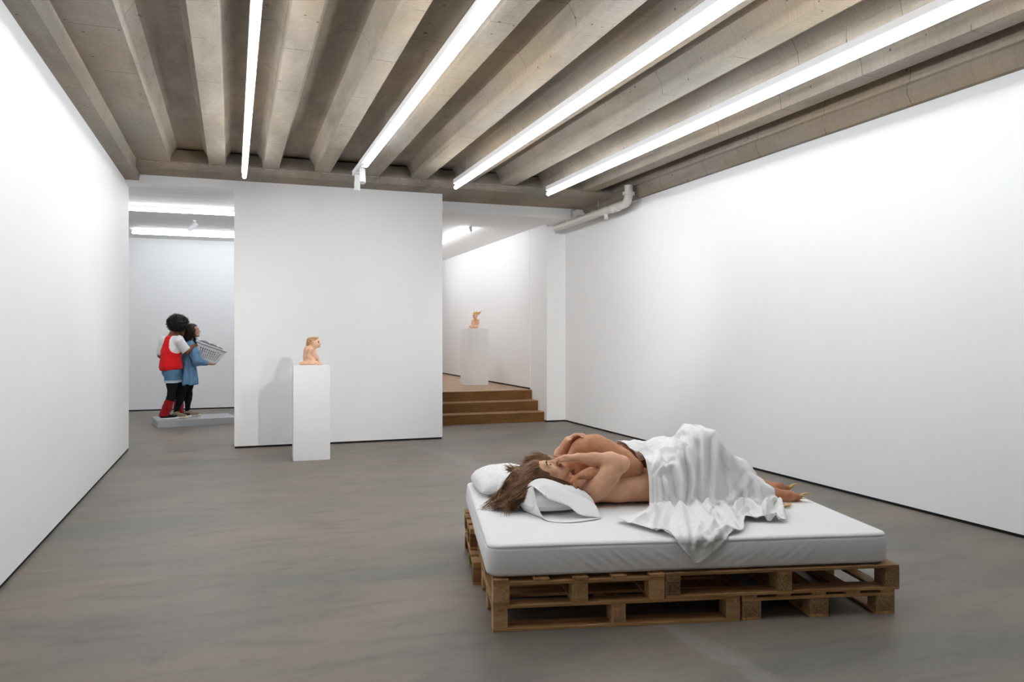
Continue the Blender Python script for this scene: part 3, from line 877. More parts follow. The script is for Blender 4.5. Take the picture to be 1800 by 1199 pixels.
def face_parts(B, parent, off, lip, brow, s=1.0):
    for tg, nm, mt, grow in ((B.tags[0], 'lips', lip, 0.0009), (B.tags[1], 'eyebrow', brow, 0.0008)):
        groups = [[q for q in B.face if q[6] == tg]]
        if nm == 'eyebrow': groups = [groups[0][:2], groups[0][2:]]
        for gq in groups:
            if not gq: continue
            b = Body()
            for q in gq:
                if q[0] == 'c': b.p.append(q[:3] + (q[3] + grow, q[4] + grow, 0.004 * s) + q[6:])
                else: b.p.append(q[:2] + (q[2] + grow,) + q[3:5] + (0.004 * s,) + q[6:])
            V, F = b.mesh(0.0022 * s)
            from_np(nm, relax(V, F, 1) + np.asarray(off), F, mt, parent)

def eye_mat(name, iris):
    m, nt, N, L, b = new_mat(name)
    v = texco(N, L)
    sep = N.new('ShaderNodeSeparateXYZ'); L.new(v, sep.inputs[0])
    r2 = math_n(N, L, 'SQRT', math_n(N, L, 'ADD', math_n(N, L, 'POWER', sep.outputs['X'], 2), math_n(N, L, 'POWER', sep.outputs['Z'], 2)))
    rr = math_n(N, L, 'MULTIPLY', r2, 1 / 0.0125)
    L.new(ramp(N, L, rr, [(0.0, (0.01, 0.01, 0.01)), (0.22, (0.01, 0.01, 0.01)), (0.26, iris), (0.62, tuple(x * 0.5 for x in iris)), (0.66, (0.50, 0.44, 0.41)), (1.0, (0.48, 0.38, 0.34))]), b.inputs['Base Color'])
    b.inputs['Roughness'].default_value = 0.3; b.inputs['Specular IOR Level'].default_value = 0.4
    return m
EYE = eye_mat('eyeball', (0.08, 0.055, 0.035))
def add_eyes(parent, W, M, s, which=(-1, 1), mat=None, look=(0, 0)):
    for sx in which:
        bm = bmesh.new(); bmesh.ops.create_uvsphere(bm, u_segments=20, v_segments=14, radius=0.0127 * s)
        me = bpy.data.meshes.new('eye'); bm.to_mesh(me); bm.free(); smooth(me)
        o = link_mesh('eye', me, mat or EYE, parent, loc=W(sx * 0.031, 0.0735, -0.0005))
        o.rotation_euler = ((Matrix(M.tolist()) @ Matrix.Rotation(R(look[0]), 3, 'Z') @ Matrix.Rotation(R(look[1]), 3, 'X')).to_euler())
    return

def add_hand(B, w, d, n, thumb, s=1.0, curl=(20, 25, 20), spread=0.10, tag=0, tcurl=10, k=0.012, tthumb=None, nails=None, curls=None):
    """w wrist, d finger direction, n palm-facing direction, thumb: +1/-1 side of cross(d, n)"""
    d = unit(d); n = np.asarray(n, float); n = unit(n - d * (n @ d)); sd = np.cross(d, n) * thumb
    w = np.asarray(w, float)
    kn = []
    for x, L0 in ((0.030, 0.086), (0.010, 0.090), (-0.010, 0.086), (-0.028, 0.078)):
        kp = w + (d * L0 + sd * x - n * 0.004) * s
        kn.append(kp)
        B.cap(w + (d * 0.012 + sd * x * 0.55) * s, kp, 0.0145 * s, 0.0112 * s, 0.016 * s, tag)
    B.cap(w + (d * 0.02 + sd * 0.018 + n * 0.008) * s, w + (d * 0.055 + sd * 0.026 + n * 0.006) * s, 0.015 * s, 0.011 * s, 0.015 * s, tag)
    tips = []
    lens = ((0.040, 0.024, 0.020), (0.044, 0.028, 0.021), (0.041, 0.026, 0.020), (0.031, 0.019, 0.017))
    for f in range(4):
        c = curls[f] if curls else curl
        ang = 0; p = kn[f]
        sp = (1.5 - f) * spread
        r0 = (0.0098, 0.0100, 0.0095, 0.0082)[f] * s
        for j in range(3):
            ang += R(c[j])
            dd = unit((d + sd * sp * (1 if j == 0 else 0.6)) * math.cos(ang) + n * math.sin(ang))
            q = p + dd * lens[f][j] * s
            B.cap(p, q, r0 * (1 - 0.07 * j), r0 * (0.93 - 0.07 * j), k * 0.45 * s, tag)
            p = q
        tips.append((p, dd))
    td = unit(d * 0.55 + sd * 0.75 + n * 0.35) if tthumb is None else unit(tthumb)
    p = w + (d * 0.022 + sd * 0.022 + n * 0.006) * s
    q = p + td * 0.040 * s
    B.cap(p, q, 0.0145 * s, 0.0115 * s, 0.012 * s, tag)
    td2 = unit(td + d * math.tan(R(tcurl + 15)))
    q2 = q + td2 * 0.030 * s; B.cap(q, q2, 0.0112 * s, 0.0100 * s, 0.006 * s, tag)
    q3 = q2 + unit(td2 + d * 0.25) * 0.022 * s; B.cap(q2, q3, 0.0100 * s, 0.0084 * s, 0.006 * s, tag)
    tips.append((q3, unit(td2)))
    return tips

def add_foot(B, ank, toe, sole, s=1.0, tag=0, side=1):
    """ank ankle centre, toe direction, sole: direction the sole faces"""
    d = unit(toe); n = np.asarray(sole, float); n = unit(n - d * (n @ d)); sd = np.cross(d, n) * side
    a = np.asarray(ank, float)
    heel = a - d * 0.045 * s + n * 0.045 * s
    ball = a + d * 0.125 * s + n * 0.052 * s
    B.cap(a, heel, 0.036 * s, 0.031 * s, 0.03, tag)
    B.cap(heel, ball + sd * 0.012 * s, 0.030 * s, 0.025 * s, 0.03, tag)
    B.cap(a + d * 0.02 * s, ball + sd * 0.018 * s - n * 0.006 * s, 0.036 * s, 0.022 * s, 0.03, tag)
    B.cap(a + d * 0.03 * s + n * 0.02 * s, ball - sd * 0.028 * s, 0.030 * s, 0.020 * s, 0.03, tag)
    B.cap(ball - sd * 0.03 * s, ball + sd * 0.03 * s, 0.021 * s, 0.024 * s, 0.02, tag)
    tips = []
    for i, x in enumerate((0.034, 0.012, -0.004, -0.019, -0.033)):
        L0 = (0.052, 0.050, 0.045, 0.038, 0.030)[i]; r = (0.0145, 0.0105, 0.010, 0.0095, 0.009)[i]
        p = ball + sd * x * s + n * 0.006 * s
        q = p + (d * L0 + n * 0.006) * s
        B.cap(p, q, r * 1.05 * s, r * 0.9 * s, 0.006, tag); tips.append((q, d))
    return tips

def claw(name, p, d, up, L, w, mat, parent):
    """curved pointed nail"""
    d = unit(d); up = np.asarray(up, float); up = unit(up - d * (up @ d)); sd = np.cross(d, up)
    V = []; n = 9; m = 8
    for i in range(n):
        t = i / (n - 1)
        c = np.asarray(p) + d * L * t + up * (0.25 * L * math.sin(t * 2.2) - 0.1 * L * t)
        ww = w * (1 - t ** 1.6) + 0.0004; th = ww * 0.5
        for j in range(m):
            a = 2 * PI * j / m
            V.append(c + sd * ww * math.cos(a) + up * th * math.sin(a))
    F = [(i * m + j, i * m + (j + 1) % m, (i + 1) * m + (j + 1) % m, (i + 1) * m + j) for i in range(n - 1) for j in range(m)]
    F += [tuple(range(m))[::-1], tuple((n - 1) * m + j for j in range(m))]
    return from_np(name, np.array(V), F, mat, parent, True)

def strands(name, paths, mat, parent, r0=0.0022, r1=0.0007, loc=None, rot=None, sides=3):
    """many hair strands in one mesh. paths : list of (n,3) arrays"""
    V = []; F = []; base = 0
    for P in paths:
        P = np.asarray(P); n = len(P)
        T = np.gradient(P, axis=0); T /= (np.linalg.norm(T, axis=1)[:, None] + 1e-9)
        A = np.cross(T, np.array([0.31, 0.62, 0.72])); A /= (np.linalg.norm(A, axis=1)[:, None] + 1e-9)
        Bn = np.cross(T, A)
        rad = np.linspace(r0, r1, n)[:, None]
        for j in range(sides):
            a = 2 * PI * j / sides
            V.append(P + (A * math.cos(a) + Bn * math.sin(a)) * rad)
        for i in range(n - 1):
            for j in range(sides):
                j2 = (j + 1) % sides
                F.append((base + j * n + i, base + j2 * n + i, base + j2 * n + i + 1, base + j * n + i + 1))
        base += n * sides
    return from_np(name, np.vstack(V), F, mat, parent, True, loc, rot)

def bvh_of(V, F):
    from mathutils.bvhtree import BVHTree
    return BVHTree.FromPolygons([tuple(v) for v in np.asarray(V).tolist()], [tuple(f) for f in np.asarray(F).tolist()])
def push_strand(P, trees, gap, first=1, reach=0.05):
    for i in range(first, len(P)):
        for t in trees:
            q = t.find_nearest(Vector(P[i]), reach)
            if q[0] is None: continue
            d = (Vector(P[i]) - q[0]).dot(q[1])
            if d < gap: P[i] = P[i] + np.array(q[1]) * (gap - d)
    if len(P) > 4:
        Q = P.copy(); Q[1:-1] = 0.25 * P[:-2] + 0.5 * P[1:-1] + 0.25 * P[2:]; P = Q
    return P

def catmull(pts, n):
    pts = np.asarray(pts, float); m = len(pts)
    P = np.vstack([2 * pts[0] - pts[1], pts, 2 * pts[-1] - pts[-2]])
    out = []
    for t in np.linspace(0, m - 1, n):
        i = min(int(t), m - 2); f = t - i
        a, b, c, d = P[i], P[i + 1], P[i + 2], P[i + 3]
        out.append(0.5 * ((2 * b) + (-a + c) * f + (2 * a - 5 * b + 4 * c - d) * f * f + (-a + 3 * b - 3 * c + d) * f ** 3))
    return np.array(out)
# ------------------------------------------------------------------ the two people lying on the bed (coordinates in the bed frame)
SKIN_W = mat_skin('fair_skin', (0.55, 0.285, 0.165), (0.66, 0.37, 0.23), (0.73, 0.44, 0.29))
SKIN_M = mat_skin('tanned_skin', (0.33, 0.135, 0.062), (0.44, 0.198, 0.100), (0.53, 0.262, 0.145))
LIPS = simple('lips', (0.56, 0.22, 0.18), 0.4, 0.4)
BROW = simple('brow_hair', (0.12, 0.062, 0.032), 0.7)
HAIR_W = mat_hair('light_brown_hair', (0.115, 0.050, 0.020), (0.195, 0.090, 0.038), (0.30, 0.155, 0.072), 26)
HAIR_M = mat_hair('ginger_brown_hair', (0.16, 0.075, 0.030), (0.26, 0.135, 0.060), (0.36, 0.20, 0.095), 30)
BEARD = mat_hair('beard_hair', (0.13, 0.058, 0.026), (0.21, 0.105, 0.050), (0.28, 0.15, 0.075), 60)
NAIL = simple('yellow_claw', (0.66, 0.42, 0.14), 0.35, 0.5)
ZT = MZ1

WB_ = (0.95, 0.86, ZT)
woman = empty('person', bedp(*WB_), BED_RZ, 'person with long light brown hair lying on the bed, one hand at the mouth', 'person')
off_w = (-WB_[0], -WB_[1], -WB_[2])
B = Body()
# torso
B.ell((0.72, 0.872, 0.512), (0.145, 0.150, 0.105), k=0.05)
B.ell((0.640, 0.88, 0.490), (0.10, 0.145, 0.066), k=0.05)
B.ell((0.90, 0.862, 0.503), (0.15, 0.148, 0.098), k=0.06)
B.ell((1.07, 0.865, 0.500), (0.14, 0.168, 0.098), k=0.06)
B.ell((0.80, 0.775, 0.492), (0.09, 0.055, 0.062), k=0.05)
# neck and head
W_HC = V3(0.378, 0.812, 0.566); W_F = unit(V3(0.30, -0.03, 0.955)); W_U = unit(V3(-0.955, -0.02, 0.29))
B.chain([(0.60, 0.86, 0.500), (0.53, 0.84, 0.512), (0.445, 0.82, 0.540)], [0.054, 0.048, 0.050], k=0.035)
MWh, WW = add_head(B, W_HC, W_F, W_U, 1.04)
# near arm : shoulder, elbow up, hand over the mouth
B.chain([(0.622, 0.745, 0.478), (0.672, 0.725, 0.525), (0.735, 0.712, 0.598), (0.803, 0.708, 0.655)], [0.060, 0.055, 0.048, 0.041], k=0.04)
B.chain([(0.803, 0.708, 0.655), (0.745, 0.735, 0.672), (0.655, 0.768, 0.671), (0.568, 0.798, 0.680)], [0.041, 0.042, 0.036, 0.027], k=0.03)
tips_w = add_hand(B, (0.568, 0.798, 0.680), (-1.0, 0.10, 0.02), (-0.1, -0.05, -1.0), 1, 0.92, (20, 26, 20), 0.03, 0, tthumb=(-0.97, -0.12, -0.12), tcurl=0)
# far arm round the other person's back, hand on their shoulder
B.chain([(0.61, 0.99, 0.48), (0.56, 1.12, 0.46), (0.52, 1.24, 0.52)], [0.058, 0.046, 0.042], k=0.04)
B.chain([(0.52, 1.24, 0.52), (0.545, 1.20, 0.64), (0.575, 1.115, 0.735)], [0.042, 0.038, 0.028], k=0.03)
tips_w2 = add_hand(B, (0.575, 1.115, 0.735), (0.55, -0.62, 0.42), (0.2, -0.5, -0.85), -1, 0.92, (18, 22, 16), 0.08, 0)
# legs drawn up under the sheet
for sv, kv, kz, ax, av in ((0.785, 0.765, 0.772, 1.59, 0.672), (0.945, 0.905, 0.768, 1.56, 0.86)):
    B.chain([(1.09, sv, 0.502), (1.20, (sv + kv) / 2, 0.64), (1.312, kv, kz)], [0.080, 0.060, 0.044], k=0.05)
    B.chain([(1.312, kv, kz), (1.37, (kv * 2 + av) / 3, kz - 0.11), (ax, av, 0.468)], [0.044, 0.046, 0.034], k=0.03)
    tf = add_foot(B, (ax, av, 0.474), (0.95, -0.28, -0.05), (-0.1, 0, -1), 0.92, 0)
    if av < 0.8: foot_tips_w = tf
B.cut((0, 0, ZT - 0.003), (0, 0, -1))
wb = body_obj('body', B, SKIN_W, woman, 0.0042, 2, off_w)
face_parts(B, woman, off_w, LIPS, BROW, 1.04)
add_eyes(woman, lambda *a: WW(*a) + np.array(off_w), MWh, 1.04, look=(-24, 0))
for i, (p, d) in enumerate(foot_tips_w[:5]):
    claw('claw', np.asarray(p) + np.array(off_w) - 0.004 * d, d, (0, 0, 1), 0.060 - 0.006 * i, 0.010, NAIL, woman)
for i, (p, d) in enumerate(tips_w2[:4]):
    claw('claw', np.asarray(p) + np.array(off_w) - 0.006 * np.asarray(d), d, (0, 0.2, 1), 0.034, 0.0055, NAIL, woman)

# ---- the other person, lying on their side behind
MB_ = (0.95, 1.08, ZT)
man = empty('person', bedp(*MB_), BED_RZ, 'bearded person lying behind the other, one arm folded across them, bare clawed feet', 'person')
off_m = (-MB_[0], -MB_[1], -MB_[2])
B = Body()
B.ell((0.76, 1.065, 0.580), (0.155, 0.115, 0.165), k=0.06)
B.ell((0.68, 1.080, 0.60), (0.115, 0.105, 0.150), k=0.06)
B.ell((0.95, 1.060, 0.565), (0.17, 0.112, 0.150), k=0.06)
B.ell((1.17, 1.055, 0.560), (0.16, 0.125, 0.160), k=0.06)
M_HC = V3(0.470, 0.998, 0.574); M_F = unit(V3(0.36, -0.90, -0.16)); M_U = unit(V3(-0.90, -0.40, 0.10))
B.chain([(0.67, 1.065, 0.585), (0.59, 1.045, 0.580), (0.52, 1.03, 0.575)], [0.078, 0.066, 0.064], k=0.04)
MMh, MW = add_head(B, M_HC, M_F, M_U, 1.08, k=0.03, nose=1.04)
# upper shoulder and arm folded across
B.ell((0.705, 0.985, 0.700), (0.088, 0.085, 0.082), k=0.05)
B.ell((0.655, 1.03, 0.675), (0.075, 0.08, 0.085), k=0.05)
B.chain([(0.715, 0.968, 0.700), (0.775, 0.915, 0.680), (0.845, 0.850, 0.648), (0.903, 0.795, 0.613)], [0.078, 0.068, 0.060, 0.046], k=0.05)
B.chain([(0.903, 0.795, 0.613), (0.835, 0.785, 0.607), (0.735, 0.762, 0.602), (0.628, 0.735, 0.590)], [0.046, 0.050, 0.042, 0.031], k=0.03)
tips_m = add_hand(B, (0.628, 0.735, 0.590), (-0.93, -0.20, -0.10), (0.10, -0.30, -1.0), 1, 1.0, (34, 46, 28), 0.10, 0, tthumb=(-0.8, 0.5, -0.2))
# the lower arm under the body
B.chain([(0.68, 1.10, 0.46), (0.62, 1.28, 0.45), (0.56, 1.40, 0.44)], [0.055, 0.045, 0.035], k=0.04)
tips_m3 = add_hand(B, (0.56, 1.40, 0.44), (-0.5, 0.85, -0.1), (0, 0, -1), 1, 1.0, (10, 12, 10), 0.1)
# legs
B.chain([(1.20, 1.07, 0.52), (1.34, 1.02, 0.52), (1.46, 0.98, 0.50)], [0.098, 0.082, 0.062], k=0.05)
B.chain([(1.46, 0.98, 0.50), (1.55, 0.92, 0.485), (1.705, 0.815, 0.450)], [0.062, 0.060, 0.041], k=0.03)
B.chain([(1.20, 1.06, 0.62), (1.36, 1.06, 0.63), (1.50, 1.05, 0.585)], [0.098, 0.082, 0.060], k=0.05)
B.chain([(1.50, 1.05, 0.585), (1.60, 1.02, 0.54), (1.735, 0.985, 0.462)], [0.060, 0.056, 0.038], k=0.03)
ft1 = add_foot(B, (1.705, 0.815, 0.452), (0.985, -0.02, -0.04), (-0.15, -0.80, -0.55), 1.05, 0, -1)
ft2 = add_foot(B, (1.735, 0.985, 0.462), (0.98, 0.10, 0.0), (-0.1, -0.75, -0.60), 1.02, 0, -1)
B.cut((0, 0, ZT - 0.003), (0, 0, -1))
mb_ = body_obj('body', B, SKIN_M, man, 0.0042, 2, off_m)
face_parts(B, man, off_m, LIPS, BROW, 1.08)
add_eyes(man, lambda *a: MW(*a) + np.array(off_m), MMh, 1.08)
for ft in (ft1, ft2):
    for i, (p, d) in enumerate(ft):
        claw('claw', np.asarray(p) + np.array(off_m) - 0.006 * d, unit(d + np.array((0, 0, 0.10))), (0, 0.3, 1), 0.080 - 0.007 * i, 0.0155 - 0.0013 * i, NAIL, man)
for i, (p, d) in enumerate(tips_m[:4]):
    claw('claw', np.asarray(p) + np.array(off_m) - 0.006 * np.asarray(d), d, (-1, -0.4, 0.6), 0.030, 0.0058, NAIL, man)

# ---- hair ------------------------------------------------------------------
rng = np.random.default_rng(11)
HAIR_W2 = mat_hair('pale_brown_hair', (0.20, 0.095, 0.040), (0.31, 0.16, 0.072), (0.44, 0.25, 0.125), 26)  # lightest of the three strand colours
HAIR_W3 = mat_hair('dark_brown_hair', (0.060, 0.024, 0.010), (0.105, 0.045, 0.019), (0.17, 0.078, 0.034), 26)
def scalp_root(a, b):
    """a: -1 far temple .. 1 near temple, b: 0 hairline .. 1 crown back"""
    th = R(8 + 100 * b); ph = a * R(100)
    x = math.sin(ph) * (0.35 + 0.65 * math.cos((b - 0.35) * 1.5))
    y = math.cos(ph) * math.cos(th)
    z = math.sin(th) * 0.9 + 0.18 * (1 - abs(a))
    v = unit((x, y * 0.9 - 0.05, z))
    return np.array([v[0] * 0.079, v[1] * 0.099 - 0.014, v[2] * 0.090 + 0.034])
def cap_mesh(W, M, s, cuts, r=(0.0775, 0.0965, 0.0875)):
    B = Body()
    B.ell(W(0, -0.014, 0.035), np.array(r) * s, M, 0.0)
    for pt, n in cuts: B.cut(W(*pt), M @ np.array(n))
    V, F = B.mesh(0.0055)
    return relax(V, F, 1), F
# solid cap and inner mass so that no scalp or gaps show through
V, F = cap_mesh(WW, MWh, 1.04, [((0, 0.052, 0.050), (0, 0.88, -0.47)), ((0, 0.0, -0.05), (0, 0.25, -0.97))])
from_np('hair_cap', V + np.array(off_w), F, HAIR_W, woman)
t_cap = bvh_of(V, F)
Bh = Body()
Bh.chain([(0.30, 0.82, 0.570), (0.235, 0.825, 0.535), (0.175, 0.83, 0.468), (0.12, 0.83, 0.420)], [0.068, 0.056, 0.042, 0.014], 0.05)
Bh.chain([(0.28, 0.76, 0.550), (0.215, 0.73, 0.492), (0.165, 0.71, 0.425)], [0.050, 0.038, 0.014], 0.05)
Bh.chain([(0.28, 0.88, 0.565), (0.215, 0.93, 0.51), (0.15, 0.97, 0.430)], [0.052, 0.038, 0.014], 0.05)
Bh.cut((0, 0, ZT + 0.002), (0, 0, -1))
V, F = Bh.mesh(0.007); V = relax(V, F, 1)
from_np('hair_mass', V + np.array(off_w), F, HAIR_W3, woman)
t_mass = bvh_of(V, F)
locks = []
for k in range(46):                     # each lock has its own fan angle, wave and end point
    fan = -1.05 + 2.1 * (k + rng.uniform(-0.4, 0.4)) / 45
    near = rng.uniform() < 0.35
    e = V3(0.205 - 0.13 * rng.uniform() ** 0.8 - 0.02 * (1 - abs(fan)), 0.84 - 0.215 * fan + 0.02 * rng.normal(), ZT + 0.008 + 0.05 * rng.uniform() ** 2 * (1 - 0.7 * abs(fan)))
    if near: e = V3(rng.uniform(0.015, 0.12), 0.80 + rng.normal(0, 0.05), ZT + 0.005)
    locks.append((fan, e, rng.uniform(0.012, 0.034), rng.uniform(0, 6.3, 3), rng.uniform(7, 13)))
paths = []
NP = 22
tt = np.linspace(0, 1, NP)
for i in range(4200):
    fan, e, wa, ph, fr = locks[int(rng.integers(len(locks)))]
    a = float(np.clip(fan * 0.8 + rng.normal(0, 0.22), -1, 1)); b = rng.uniform(0.0, 1.0)
    loc = scalp_root(a, b)
    p0 = WW(*(loc * 1.03)); nrm = MWh @ unit(loc - np.array([0, -0.014, 0.034]))
    j = rng.normal(0, 1, 3)
    m2 = V3(0.250, 0.82 - 0.15 * fan, 0.590 - 0.07 * abs(fan)) + j * 0.008
    m3 = V3(0.180, 0.835 - 0.19 * fan, 0.52 - 0.05 * abs(fan)) + j * 0.009
    e2 = e + rng.normal(0, 1, 3) * np.array([0.011, 0.012, 0.004])
    P = catmull([p0, p0 + nrm * 0.006 + MWh @ np.array([0, -0.045, 0.022]), m2, m3, e2], NP)
    P = P + wa * (tt ** 1.4)[:, None] * np.stack([np.sin(fr * tt + ph[0]), np.cos(fr * tt + ph[1]), 0.6 * np.sin(fr * tt + ph[2])], 1)
    P = push_strand(P, (t_cap, t_mass), 0.002 + 0.010 * rng.uniform() ** 2)
    P[:, 2] = np.maximum(P[:, 2], ZT + 0.002)
    P = P[:int(NP * (0.72 + 0.30 * rng.uniform()))]
    paths.append(P + np.array(off_w))
for i in range(600):                    # strands sweeping back from the near temple
    fan, e, wa, ph, fr = locks[int(rng.integers(30, len(locks)))]
    loc = np.array([0.070 + 0.006 * rng.uniform(), 0.052 - 0.05 * rng.uniform(), 0.05 - 0.085 * rng.uniform()])
    loc = np.array([0, -0.014, 0.035]) + unit((loc - np.array([0, -0.014, 0.035])) / np.array([0.0775, 0.0965, 0.0875])) * np.array([0.0775, 0.0965, 0.0875]) * 1.05
    p0 = WW(*loc)
    m2 = V3(0.262, 0.735, 0.540) + rng.normal(0, 0.012, 3); m3 = V3(0.20, 0.69, 0.470) + rng.normal(0, 0.014, 3)
    P = catmull([p0, p0 + MWh @ np.array([0.012, -0.035, 0.012]), m2, m3, e + rng.normal(0, 0.012, 3)], NP)
    P = P + wa * (tt ** 1.4)[:, None] * np.stack([np.sin(fr * tt + ph[0]), np.cos(fr * tt + ph[1]), 0.6 * np.sin(fr * tt + ph[2])], 1)
    P = push_strand(P, (t_cap, t_mass), 0.002 + 0.006 * rng.uniform() ** 2)
    P[:, 2] = np.maximum(P[:, 2], ZT + 0.002)
    P = P[:int(NP * (0.60 + 0.42 * rng.uniform()))]
    paths.append(P + np.array(off_w))
for i in range(170):                    # near side lock lying along the pillow towards the shoulder
    p0 = WW(*(scalp_root(rng.uniform(0.8, 1.0), rng.uniform(0.0, 0.3)) * 1.02))
    w_ = rng.normal(0, 1, 3) * np.array([0.010, 0.006, 0.003])
    q = rng.uniform() ** 1.5
    e = V3(0.485 + 0.14 * q, 0.676, 0.548 - 0.062 * q) + w_
    P = catmull([p0, V3(0.345, 0.712, 0.594) + w_ * 0.5, V3(0.43, 0.690, 0.574) + w_ * 0.7, e], 14)
    paths.append(P + np.array(off_w))
for k, hm in enumerate((HAIR_W, HAIR_W2, HAIR_W3)):
    strands('hair', paths[k::3], hm, woman, 0.0017, 0.0007)

# the other person's hair and beard
V, F = cap_mesh(MW, MMh, 1.08, [((0, 0.058, 0.050), (0, 0.86, -0.50)), ((0, -0.02, -0.03), (0, 0.45, -0.9))], (0.079, 0.099, 0.090))
from_np('hair_cap', V + np.array(off_m), F, HAIR_M, man)
t_cm = bvh_of(V, F)
paths = []
for i in range(1500):
    a = rng.uniform(-1, 1); b = rng.uniform(0.0, 1.0)
    loc = scalp_root(a, b) * 1.03
    p0 = MW(*loc); nrm = MMh @ unit(loc - np.array([0, -0.014, 0.034]))
    back = unit(MMh @ unit(np.array([rng.normal(0, 0.2), -0.30 - 0.2 * b, 0.75])) + np.array([0, 0, -0.30]))
    L0 = 0.05 + 0.05 * rng.uniform()
    P = catmull([p0, p0 + back * L0 * 0.5 + nrm * 0.006, p0 + back * L0 + rng.normal(0, 0.005, 3)], 10)
    P = push_strand(P, (t_cm,), 0.002 + 0.006 * rng.uniform())
    paths.append(P + np.array(off_m))
for i in range(110):                    # loose wisps behind the first person's head
    p0 = MW(*(scalp_root(rng.uniform(-0.6, 0.6), rng.uniform(0.6, 1)) * 1.03))
    P = catmull([p0, V3(0.30, 1.01, 0.590) + rng.normal(0, 0.010, 3), V3(0.235, 1.03, 0.575) + rng.normal(0, 0.012, 3), V3(0.19, 1.05, 0.583) + rng.normal(0, 0.014, 3)], 12)
    paths.append(P + np.array(off_m))
strands('hair', paths, HAIR_M, man, 0.0017, 0.0008)
paths = []
for i in range(1100):
    t = rng.uniform(-1, 1)
    loc = np.array([0.058 * t, 0.074 - 0.064 * t * t, -0.086 - 0.018 * (1 - t * t) + 0.055 * t * t * rng.uniform()])
    loc = loc + rng.normal(0, 0.005, 3)
    p0 = MW(*loc)
    d = MMh @ unit((0.25 * t, 0.30, -1.0))
    L0 = 0.035 + 0.045 * rng.uniform()
    P = catmull([p0, p0 + d * L0 * 0.5 + rng.normal(0, 0.003, 3), p0 + d * L0 + rng.normal(0, 0.006, 3)], 6)
    paths.append(P + np.array(off_m))
for i in range(200):                    # moustache
    t = rng.uniform(-1, 1)
    p0 = MW(0.024 * t, 0.094 - 0.012 * t * t, -0.052 + rng.normal(0, 0.002))
    d = MMh @ unit((0.8 * t, 0.15, -0.7))
    paths.append(catmull([p0, p0 + d * 0.008, p0 + d * 0.018 + rng.normal(0, 0.0015, 3)], 5) + np.array(off_m))
strands('beard', paths, BEARD, man, 0.0015, 0.0007)
# ------------------------------------------------------------------ pillows
PILLOW = mat_cloth('pillowcase_cotton', (0.84, 0.84, 0.838), 0.10, 24.0)
def pillow_mesh(hu, hv, T, seed, dents=(), n=64, power=2.4):
    """plump cushion : local x across, y along; dents are (x,y,r,depth)"""
    rows = []
    V = []; F = []
    for top in (1, 0):
        for i in range(n + 1):
            for j in range(n + 1):
                a = -1 + 2 * i / n; b = -1 + 2 * j / n
                # square -> superellipse outline with pointed corners
                x = a * (1 - 0.10 * b * b * (1 - abs(a) * .3)); y = b * (1 - 0.07 * a * a)
                e = max(0.0, (1 - abs(a) ** power) * (1 - abs(b) ** power))
                hgt = T * e ** 0.46
                if top:
                    z = 0.30 * T + 0.70 * hgt
                    wr = 0.010 * mnoise.noise(Vector((x * 3 + seed, y * 5, 1))) + 0.006 * (1 - abs(mnoise.noise(Vector((x * 7 + seed, y * 9, 4)))) * 2)
                    z += wr * e ** 0.4
                    for dx, dy, r, dep in dents:
                        z -= dep * math.exp(-(((x * hu - dx) / r[0]) ** 2 + ((y * hv - dy) / r[1]) ** 2))
                else:
                    z = 0.30 * T * (1 - e ** 0.30)
                V.append((x * hu, y * hv, max(z, 0.0)))
    m = (n + 1) * (n + 1)
    for top in (0, 1):
        for i in range(n):
            for j in range(n):
                a = top * m + i * (n + 1) + j; b = a + n + 1
                F.append((a, b, b + 1, a + 1) if not top else (a, a + 1, b + 1, b))
    V = np.array(V)
    # weld rim
    for i in range(n + 1):
        for j in range(n + 1):
            if i in (0, n) or j in (0, n):
                k = i * (n + 1) + j
                V[k + m] = V[k]
    return V, F
def loft(c0, c1, n=48, m=18, bulge=0.0, seed=0, amp=0.003):
    A = catmull(c0, n); Bc = catmull(c1, n)
    V = []
    for j in range(m):
        t = j / (m - 1)
        for i in range(n):
            p = A[i] * (1 - t) + Bc[i] * t
            p = p + np.array([0, 0, bulge * math.sin(PI * t)])
            q = Vector((p[0] * 16 + seed, p[1] * 16, p[2] * 16))
            p = p + np.array([0, -0.5, 1]) * amp * mnoise.noise(q) * (0.3 + 0.7 * math.sin(PI * min(1, t * 0.9 + 0.1)))
            V.append(p)
    F = [(j * n + i, j * n + i + 1, (j + 1) * n + i + 1, (j + 1) * n + i) for j in range(m - 1) for i in range(n - 1)]
    return np.array(V), F
PC = (0.372, 0.872); PR = R(14.5)
pil = empty('pillow', bedp(PC[0], PC[1], ZT), BED_RZ + PR, 'plump white pillow under the long-haired head, open pillowcase end to the front', 'pillow', 'white pillows')
V, F = pillow_mesh(0.205, 0.315, 0.188, 3.1, dents=((0.0, -0.055, (0.12, 0.11), 0.085), (0.17, 0.02, (0.09, 0.2), 0.06)))
o = from_np('cushion', V, F, PILLOW, pil)
c_, s_ = math.cos(PR), math.sin(PR)
def to_p(P):
    P = np.asarray(P, float); d = P - np.array([PC[0], PC[1], ZT])
    return np.column_stack([d[:, 0] * c_ + d[:, 1] * s_, -d[:, 0] * s_ + d[:, 1] * c_, d[:, 2]])
ridge = [(0.232, 0.72, 0.505), (0.272, 0.69, 0.562), (0.335, 0.672, 0.587), (0.44, 0.662, 0.560), (0.54, 0.655, 0.512), (0.612, 0.60, 0.462)]
flap = [(0.277, 0.60, 0.562), (0.323, 0.55, 0.527), (0.358, 0.535, 0.500), (0.452, 0.497, 0.470), (0.512, 0.452, 0.432), (0.625, 0.460, 0.409)]
lowr = [(0.277, 0.60, 0.562), (0.285, 0.525, 0.480), (0.313, 0.466, 0.418), (0.364, 0.412, 0.406), (0.468, 0.399, 0.406), (0.625, 0.460, 0.408)]
